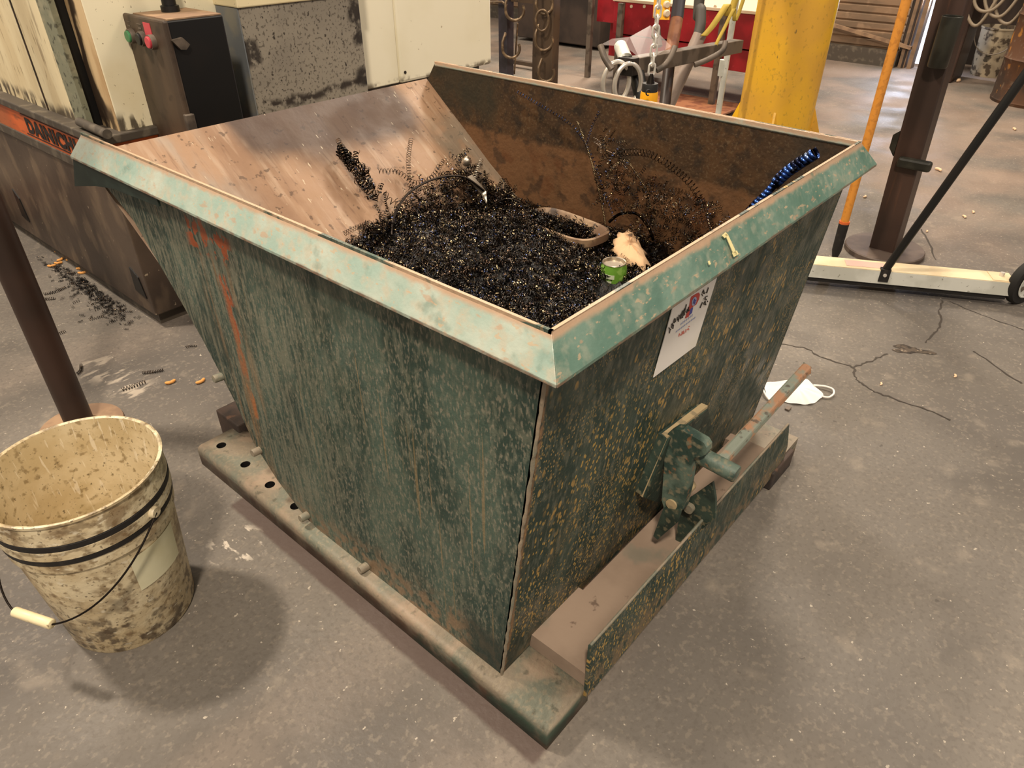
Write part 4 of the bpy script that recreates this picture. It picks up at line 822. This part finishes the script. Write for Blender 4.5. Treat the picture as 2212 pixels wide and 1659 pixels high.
c = at(1935, 310, 0, xh); MB().prism([(xh, q.y + .062, c.z - .05), (xh, q.y + .085, c.z - .02), (xh, q.y + .085, c.z + .03), (xh, q.y + .062, c.z + .05)], (.02, 0, 0)).build('post_bracket', 'olive', bp_)
ca = at(2054, 46, 0, xh - .04); cb2 = at(2032, 140, 0, xh - .04); tdir = Vector((0, 0, 1))
th = MB().lathe([(0, .0), (.031, .0), (.034, .004), (.035, .165), (.033, .167), (.031, .165), (.031, .02), (0, .02)], (xh - .037, (ca.y + cb2.y) / 2 + .005, cb2.z - .01), 32).build('tube_holder', 'olive', bp_, smooth=40)
# ================================================================== DOOR WALL, daylight, far right things
XD = 6.9
wr = MB(); z = 0; sl = .066
while z < 2.6:
    wr.add([(XD, 1.52, z), (XD, 9, z), (XD - .014, 9, z + sl * .2), (XD - .014, 1.52, z + sl * .2), (XD - .014, 9, z + sl * .85), (XD - .014, 1.52, z + sl * .85), (XD, 9, z + sl), (XD, 1.52, z + sl)], [(0, 1, 2, 3), (3, 2, 4, 5), (5, 4, 6, 7)])
    z += sl
wd_ = wr.build('door_1', 'shutter'); wd_['kind'] = 'structure'
for y_, w_ in ((1.43, .055), (1.375, .035)):
    MB().box((XD - .05, y_, 0), (XD + .05, y_ + w_, 2.6)).build('trim_1', 'shutter')['kind'] = 'structure'
MB().box((XD + .0, 1.485, .0), (XD + .02, 1.52, 2.6)).build('trim_2', 'darkwall')['kind'] = 'structure'
MB().box((XD - .06, 1.44, .0), (XD - .05, 1.455, 2.6)).build('trim_3', 'darkwall')['kind'] = 'structure'
o = MB().add([(XD + .12, 1.30, .02), (XD + .12, 1.46, .02), (XD + .12, 1.46, 2.6), (XD + .12, 1.30, 2.6)], [(0, 1, 2, 3)]).build('window_1', 'daylight'); o['kind'] = 'structure'
o = MB().box((XD + .5, -4, 0), (XD + .8, 1.31, 2.8)).build('wall_right', 'darkwall'); o['kind'] = 'structure'
o = MB().box((XD + .02, 1.27, 0), (XD + .5, 1.325, 2.8)).build('wall_side', 'darkwall'); o['kind'] = 'structure'
# bent loose slat and threshold
o = MB().prism([at(1755, 38, 0, XD - .08), at(1755, 45, 0, XD - .08), at(1966, 108, 0, XD - .08), at(1968, 101, 0, XD - .08)], (.04, 0, 0)).build('trim_4', 'boxtop'); o['kind'] = 'structure'
o = MB().box((XD - .10, 1.5, 0), (XD - .01, 9, .13)).build('trim_5', 'ledge'); o['kind'] = 'structure'
# pail and drum at the right
p_ = gnd(2112, 166); opl = thing('old_bucket', 'whitewashed dirty pail standing by the rusty drum at far right', 'bucket', tuple(p_))
MB().lathe([(0, .003), (.115, .003), (.12, 0), (.145, .36), (.150, .36), (.150, .372), (.142, .372), (.115, .02), (0, .02)], p_ + Vector((.13, -.03, 0)), 40).build('bucket_body', 'oldbucket', opl, smooth=35)
MB().tube(arc(p_ + Vector((-.03, -.03, .33)), .15, math.pi, 2 * math.pi, 20, u=(0, 1, 0)), .004, 6).build('wire_handle', 'cordage', opl, smooth=50)
p_ = gnd(2215, 228); o = thing('steel_drum', 'tall orange-rusted steel drum at the right edge', 'drum', tuple(p_))
MB().lathe([(0, .0), (.28, .0), (.285, .02), (.28, .03), (.28, .28), (.29, .295), (.28, .31), (.28, .56), (.29, .575), (.28, .59), (.28, .84), (.287, .85), (.28, .86), (.26, .845), (0, .845)], p_ + Vector((.16, -.02, 0)), 56).build('drum_shell', 'drum', o, smooth=35)
o = MB().box((6.45, .95, 0), (6.8, 1.2, 1.0)).build('brown_cabinet', 'brown_col', bevel=.01, origin=(6.6, 1.08, 0)); tag(o, 'narrow dark brown cabinet against the wall right of brown post', 'cabinet')
cb_ = MB()
for i in range(4):
    y_ = .98 - i * .07; cb_.tube(spline([(6.40, y_ + .1, 1.0), (6.40, y_ + .05, .55 + .1 * random.random()), (6.38, y_ - .1, .42 + .15 * random.random()), (6.40, y_ - .2, .8), (6.40, y_ - .2, 1.1)], 8), .012, 8)
o = cb_.build('hanging_cables', 'cordage', smooth=50, origin=(6.5, .7, .5)); tag(o, 'tangle of cables drooping on the wall above the old pail', 'cables')
# ================================================================== YELLOW COLUMN
yc = gnd(1658, 330); yr = 0.205
ycol = thing('yellow_column', 'thick round yellow painted steel column behind the hopper', 'column', tuple(yc))
MB().lathe([(0, .0), (yr, .0), (yr, 2.4), (0, 2.4)], yc, 64).build('column_tube', 'yellow', ycol, smooth=40)
for a_ in (-1.25, .35, 1.9, 3.5):
    d = Vector((math.cos(a_), math.sin(a_), 0)); s_ = Vector((-d.y, d.x, 0)) * .006
    MB().prism([yc + d * (yr - .01) + s_, yc + d * (yr + .10) + s_, yc + d * (yr + .10) + s_ + Vector((0, 0, .02)), yc + d * (yr - .01) + s_ + Vector((0, 0, .30))], s_ * -2).build('base_gusset', 'yellow', ycol)
# conduit beside column
c0_ = at(1553, 235, 0, 3.3); c1_ = at(1590, 0, 0, 3.3)
cdt = thing('conduit_pipe', 'slim grey conduit running up left side of yellow column', 'pipe', (c0_.x, c0_.y, 0))
MB().tube([(c0_.x, c0_.y, 0), c0_, c1_, c1_ + (c1_ - c0_) * 1.2], .016, 14).build('conduit_tube', 'galv', cdt, smooth=40)
c = at(1562, 142, 0, 3.3); MB().tube([c + Vector((0, 0, -.05)), c + Vector((0, 0, .03))], .022, 14).build('conduit_coupling', 'galv', cdt, smooth=40)
MB().box((yc.x - .3, yc.y + .20, 0), (yc.x - .27, yc.y + .245, 2.2)).build('x', 'boxbrown') if False else None
# ================================================================== RED CABINET
rc_ = thing('red_cabinet', 'glossy red workbench on grey legs with pale worktop, behind the hook arm', 'workbench', (4.4, 2.9, 0))
Xr = 4.4
def R4(px, py, x=Xr): return at(px, py, 0, x)
zt_ = R4(1330, 8).z; 
yL = R4(1330, 50).y; yR_ = R4(1560, 100).y - .3
MB().box((Xr, yR_, R4(1340, 112).z - .02), (Xr + .7, yL, .405)).build('cabinet_body', 'redpaint', rc_, bevel=.004)
MB().box((Xr - .02, yR_, .415), (Xr + .72, yL + .01, .625)).build('cabinet_apron', 'redpaint', rc_, bevel=.004)
MB().box((Xr - .03, yR_ - .02, .625), (Xr + .75, yL + .02, .645)).build('worktop', 'white_trim', rc_, bevel=.003)
# left return running back
MB().box((Xr + .35, yL + .01, .42), (Xr + .75, yL + .42, .60)).box((Xr + .45, yL + .01, .16), (Xr + .75, yL + .35, .42)).build('cabinet_return', 'redpaint', rc_, bevel=.004)
for (px, py, x_) in ((1330, 180, Xr - .04), (1268, 180, Xr + .3), (1540, 200, Xr - .04)):
    g_ = at(px, py, 0, x_); MB().box((x_ - .02, g_.y - .02, 0), (x_ + .02, g_.y + .02, .62)).build('bench_leg', 'steelgrey', rc_, bevel=.003)
for i, px in enumerate((1364, 1392, 1545)):
    c = R4(px, 14, Xr - .022); MB().lathe([(0, .006), (.010, .005), (.012, 0)], c, 12, axis=(-1, 0, 0)).build('rivet', 'white_trim', rc_, smooth=40)
MB().box((Xr - .35, yR_ + .1, .03), (Xr + .1, R4(1400, 225).y, .045)).build('lower_shelf', 'copper', rc_, bevel=.003)
# dark machine at the back
o = MB().box((5.75, 3.95, .03), (7.2, 5.0, 1.6)).build('dark_bin', 'darkwall', bevel=.01, origin=(6.4, 4.4, 0)); tag(o, 'dark steel bin standing at the back between the racks and red bench', 'bin')
# ================================================================== HOOK RACK UPRIGHTS (left back)
def upr(px0, px1, pyb, X_, m, r_, hooks, bar=None):
    a_ = at(px0, 100, 0, X_); b2 = at(px1, 100, 0, X_)
    MB().box((X_, b2.y, 0), (X_ + .07, a_.y, 1.5)).build('upright', m, r_, bevel=.003)
    for (hx, hy, rr, s_) in hooks:
        c = at(hx, hy, 0, X_ - .03)
        pts = [c + Vector((.03, rr, .13))] + arc(c, rr, math.pi, 2 * math.pi + .45, 16, u=(0, -1, 0))
        uv = Vector((.656, -.755, 0)); pts = [c - uv * rr * 1.05 + Vector((.035, 0, rr * 1.6)), c - uv * rr + Vector((0, 0, rr * .7))] + arc(c, rr, math.pi, 2 * math.pi + .5, 16, u=tuple(uv))
        MB().tube(pts, .0095, 10).build('hook', 'hook', r_, smooth=50)
    return r_
rk = thing('hook_rack', 'dark steel rack of two uprights with curved hooks, right of the white machine door', 'rack', (3.3, 2.2, 0))
upr(1077, 1095, 150, 3.3, 'darkblue', rk, [(1112, 22, .058, 1), (1104, 105, .056, 1)])
upr(1150, 1193, 170, 3.3, 'boxbrown', rk, [(1176, 10, .05, 1), (1175, 88, .054, 1), (1180, 158, .05, 1)])
MB().tube([at(1050, 6, 0, 3.27), at(1085, 4, 0, 3.27), at(1095, 12, 0, 3.27)], .008, 8).build('hook_wire', 'hook', rk, smooth=50)
MB().tube([at(1118, 50, 0, 3.45), at(1111, 160, 0, 3.45)], .006, 8).build('thin_rod', 'hook', rk)
MB().box((3.34, at(1194, 0, 0, 3.34).y, .70), (3.37, at(1060, 0, 0, 3.34).y, .75)).build('top_bar', 'boxbrown', rk)
MB().box((4.6, at(1192, 85, 0, 4.6).y, .03), (4.65, at(1080, 90, 0, 4.6).y, .06)).build('bottom_bar', 'boxbrown', rk)
cr1 = at(1171, 44, 0, 3.25); rg_ = MB().tube(arc(cr1, .058, 0, 2 * math.pi, 36, u=(.45, -.52, .0), v=(0, 0, 1))[:-1], .0075, 10, closed=True).build('steel_ring', 'hook', origin=cr1, smooth=60); tag(rg_, 'round steel ring hanging on the dark rack hook', 'ring')
# ================================================================== HOOK ARM with tube (centre back)
dpt = 2.75
def D(px, py, dp): return Vector(CAM + ray(px, py) / FPX * dp)
a0_ = D(1358, 143, 2.60); a1_ = D(1592, 99, 3.42)
arm = thing('hanger_bracket', 'square steel bracket with J hooks projecting left from yellow column', 'bracket', tuple(a1_))
ax_ = (a1_ - a0_).normalized(); upv = Vector((0, 0, 1)); sdv = ax_.cross(upv).normalized()
def sq(p, hw2, hh): return [p + sdv * hw2 + upv * hh, p - sdv * hw2 + upv * hh, p - sdv * hw2 - upv * hh, p + sdv * hw2 - upv * hh]
MB().prism(sq(a0_, .028, .028), a1_ - a0_).build('arm_tube', 'steelgrey', arm, bevel=.003)
MB().prism(sq(a0_ - ax_ * .03, .030, .030), ax_ * .05).build('arm_end_cap', 'blackpaint', arm, bevel=.003)
MB().tube([D(1352, 128, 2.60), D(1340, 100, 2.66)], .024, 20, cap=False).build('arm_socket', 'galv', arm, smooth=40)
for pts in ([(1418, 152), (1435, 142), (1448, 125), (1458, 101)], [(1500, 140), (1530, 128), (1560, 110), (1567, 90)], [(1322, 150), (1306, 125), (1297, 98)], [(1425, 100), (1422, 80), (1420, 60)]):
    dp_ = 1 / (1 / 2.60 + (1 / 3.42 - 1 / 2.60) * min(1.0, max(0.0, (pts[0][0] - 1358) / 234))) - .045
    MB().tube(spline([D(*p, dp_) for p in pts], 6), .0115, 12).build('j_hook', 'steelgrey', arm, smooth=50)
# stand post under the arm
sp0 = D(1375, 165, 2.62)
b0_ = D(1375, 160, 2.66); MB().tube([b0_, D(1386, 205, 2.64), Vector((D(1386, 205, 2.64).x + .02, D(1386, 205, 2.64).y, 0))], .03, 14).build('arm_brace', 'blackpaint', arm, smooth=40)
for (px, py, sgn, lb) in ((1331, 178, 1, 'bright steel ring hanging under the arm end, left one'), (1356, 182, 1, 'bright steel ring hanging under the arm end, right one')):
    c = D(px, py, 2.6); u_ = Vector((.62, -.40, 0)); rr = .070
    P_ = arc(c, rr, 0, 2 * math.pi, 40, u=u_, v=(0, 0, 1))[:-1]; o = MB().tube(P_, .0085, 12, closed=True).build('steel_ring', 'chrome', origin=c, smooth=60); tag(o, lb, 'ring')
# plastic film on arm
fv = [D(1297, 97, 2.6), D(1322, 84, 2.6), D(1360, 80, 2.62), D(1405, 55, 2.66), D(1450, 100, 2.64), D(1420, 118, 2.6), D(1380, 124, 2.58), D(1350, 100, 2.58)]
o = MB().add(fv, [(0, 1, 7), (1, 2, 7), (2, 6, 7), (2, 3, 6), (3, 5, 6), (3, 4, 5)]).build('plastic_film', 'film', origin=fv[0]); so = o.modifiers.new('s', 'SOLIDIFY'); so.thickness = .0008; tag(o, 'torn clear plastic film stretched over the hook arm', 'film')
# ================================================================== CHAIN and load block
cdp = 2.2; chn = thing('hoist_chain', 'bright zinc hoist chain with yellow and black hook block, hanging above the hopper', 'chain', tuple(D(1408, 178, cdp)))
top_c = D(1408, -40, cdp); bot_c = D(1408, 150, cdp); bx_ = bot_c.x; by_ = bot_c.y
zz = bot_c.z; pitch = .0265; k = 0
while zz < bot_c.z + 1.4:
    u_ = Vector((.75, -.66, 0)) if k % 2 == 0 else Vector((.66, .75, 0)); c = Vector((bx_, by_, zz)); hl_ = .0085; rr = .0095
    P_ = [c + u_ * rr * math.cos(t) + Vector((0, 0, (hl_ if math.sin(t) >= 0 else -hl_) + rr * math.sin(t))) for t in [i / 24 * 2 * math.pi + .001 for i in range(24)]]
    MB().tube(P_, .0036, 8, closed=True).build('chain_link', 'zinc', chn, smooth=60); zz += pitch; k += 1
zb = bot_c.z - .012
MB().tube([(bx_, by_, zb), (bx_, by_, zb - .03)], [.006, .014], 12).build('block_shackle', 'darkwire', chn, smooth=40)
MB().lathe([(0, 0), (.024, 0), (.025, -.004), (.025, -.024), (0, -.024)], (bx_, by_, zb - .028), 28).build('block_collar', 'black', chn, smooth=40)
MB().lathe([(0, 0), (.026, 0), (.028, -.01), (.027, -.12), (.02, -.13), (0, -.13)], (bx_, by_, zb - .052), 28).build('block_body', 'tag', chn, smooth=40)
c = D(1400, 200, 2.175); MB().tube(arc(c, .008, 0, 5.2, 14, u=(.6, -.5, 0)), .0022, 6).build('block_mark', 'ink', chn)
# ================================================================== pendant, pipes, straps
pd = D(1432, 25, 2.9); pn = thing('push_button_pendant', 'yellow hanging push-button pendant in front of the red bench', 'pendant', tuple(pd))
ux = Vector((.755, -.656, 0)); dn = Vector((0, 0, -1)); nf = Vector((-.656, -.755, 0))
MB().prism([D(1424, -60, 2.9), D(1452, -60, 2.9), D(1446, 43, 2.9), D(1418, 42, 2.9)], -nf * .05).build('pendant_body', 'tag', pn, bevel=.006)
pt_ = D(1438, -60, 2.9); MB().tube([pt_ - nf * .02, pt_ - nf * .02 + Vector((0, 0, 1.6))], .008, 10).build('pendant_cable', 'black', pn, smooth=40)
for py in (10, 29):
    c = D(1440, py, 2.89); MB().lathe([(0, .012), (.010, .012), (.014, .006), (.015, 0)], c, 18, axis=tuple(nf)).build('pendant_button', 'white_trim', pn, smooth=40)
rp = thing('standing_pipe', 'round pipe, dark above and rusty orange below, beside the pendant', 'pipe', tuple(D(1432, 260, 3.0)))
def zext(a_, b2, z_): return a_ + (b2 - a_) * ((z_ - a_.z) / (b2.z - a_.z))
MB().tube([D(1448, 120, 3.0), D(1462, 41, 3.0)], .026, 20).build('rusty_section', 'copper', rp, smooth=40)
MB().tube([D(1462, 41, 3.0), zext(D(1462, 41, 3.0), D(1475, -60, 3.0), 2.6)], .0265, 20).build('dark_section', 'darkblue', rp, smooth=40)
MB().tube([D(1448, 120, 3.0), zext(D(1448, 120, 3.0), D(1432, 260, 3.0), 0)], .024, 20).build('lower_section', 'brown_col', rp, smooth=40)
gp = MB().tube([D(1512, 75, 3.2), zext(D(1512, 75, 3.2), D(1440, 235, 3.3), 0.01)], .030, 22).build('grey_pipe', 'pipegrey', smooth=40, origin=D(1440, 235, 3.3)); tag(gp, 'grey plastic pipe leaning diagonally below the dark hose', 'pipe')
hs = MB().tube(spline([D(1515, -40, 3.25) + Vector((.05, .05, 1.5)), D(1515, -40, 3.25), D(1514, 20, 3.25), D(1512, 60, 3.25), D(1500, 100, 3.26)], 8), .024, 16).build('dark_hose', 'hose', smooth=50, origin=D(1512, 60, 3.25)); tag(hs, 'dark flexible hose dropping into the leaning grey pipe', 'hose')
for P_, lb in (([(1598, -30), (1570, 10), (1540, 55), (1520, 78)], 'wide yellow strap running down to grey pipe mouth'), ([(1612, -20), (1585, 20), (1565, 60), (1552, 85), (1545, 100)], 'narrow yellow strap nearest the column and conduit')):
    v_ = []; P3 = [D(*p, 3.15) for p in P_]; Q = spline([P3[0] + (P3[0] - P3[1]).normalized() * .5 + Vector((0, 0, 1.0))] + P3, 6); wv = D(10, 0, 3.15) - D(0, 0, 3.15)
    for q_ in Q: v_ += [q_ - wv * (.75 if 'wide' in lb else .4), q_ + wv * (.75 if 'wide' in lb else .4)]
    o = MB().add(v_, [(2 * i, 2 * i + 1, 2 * i + 3, 2 * i + 2) for i in range(len(Q) - 1)]).build('strap', 'strap', origin=Q[0], smooth=60); so = o.modifiers.new('s', 'SOLIDIFY'); so.thickness = .003; tag(o, lb, 'strap')
# ================================================================== trolley jack at the left edge
jb = gnd(-10, 500); jk = thing('floor_jack', 'low red and grey wheeled jack at the left edge by machine', 'jack', tuple(jb))
MB().box((jb.x - .55, jb.y - .02, .05), (jb.x + .02, jb.y + .25, .10)).build('jack_frame', 'boxtop', jk, bevel=.01)
MB().box((jb.x - .55, jb.y + .02, .08), (jb.x - .02, jb.y + .28, .16)).build('jack_body', 'redpaint', jk, bevel=.01)
MB().box((jb.x - .55, jb.y + .0, .16), (jb.x + .0, jb.y + .30, .21)).build('jack_top', 'white_trim', jk, bevel=.02)
MB().box((jb.x - .5, jb.y + .02, .0), (jb.x - .0, jb.y + .1, .05)).build('jack_foot', 'darkrust', jk)
for o in bpy.data.objects:
    if '_w' in o: del o['_w']
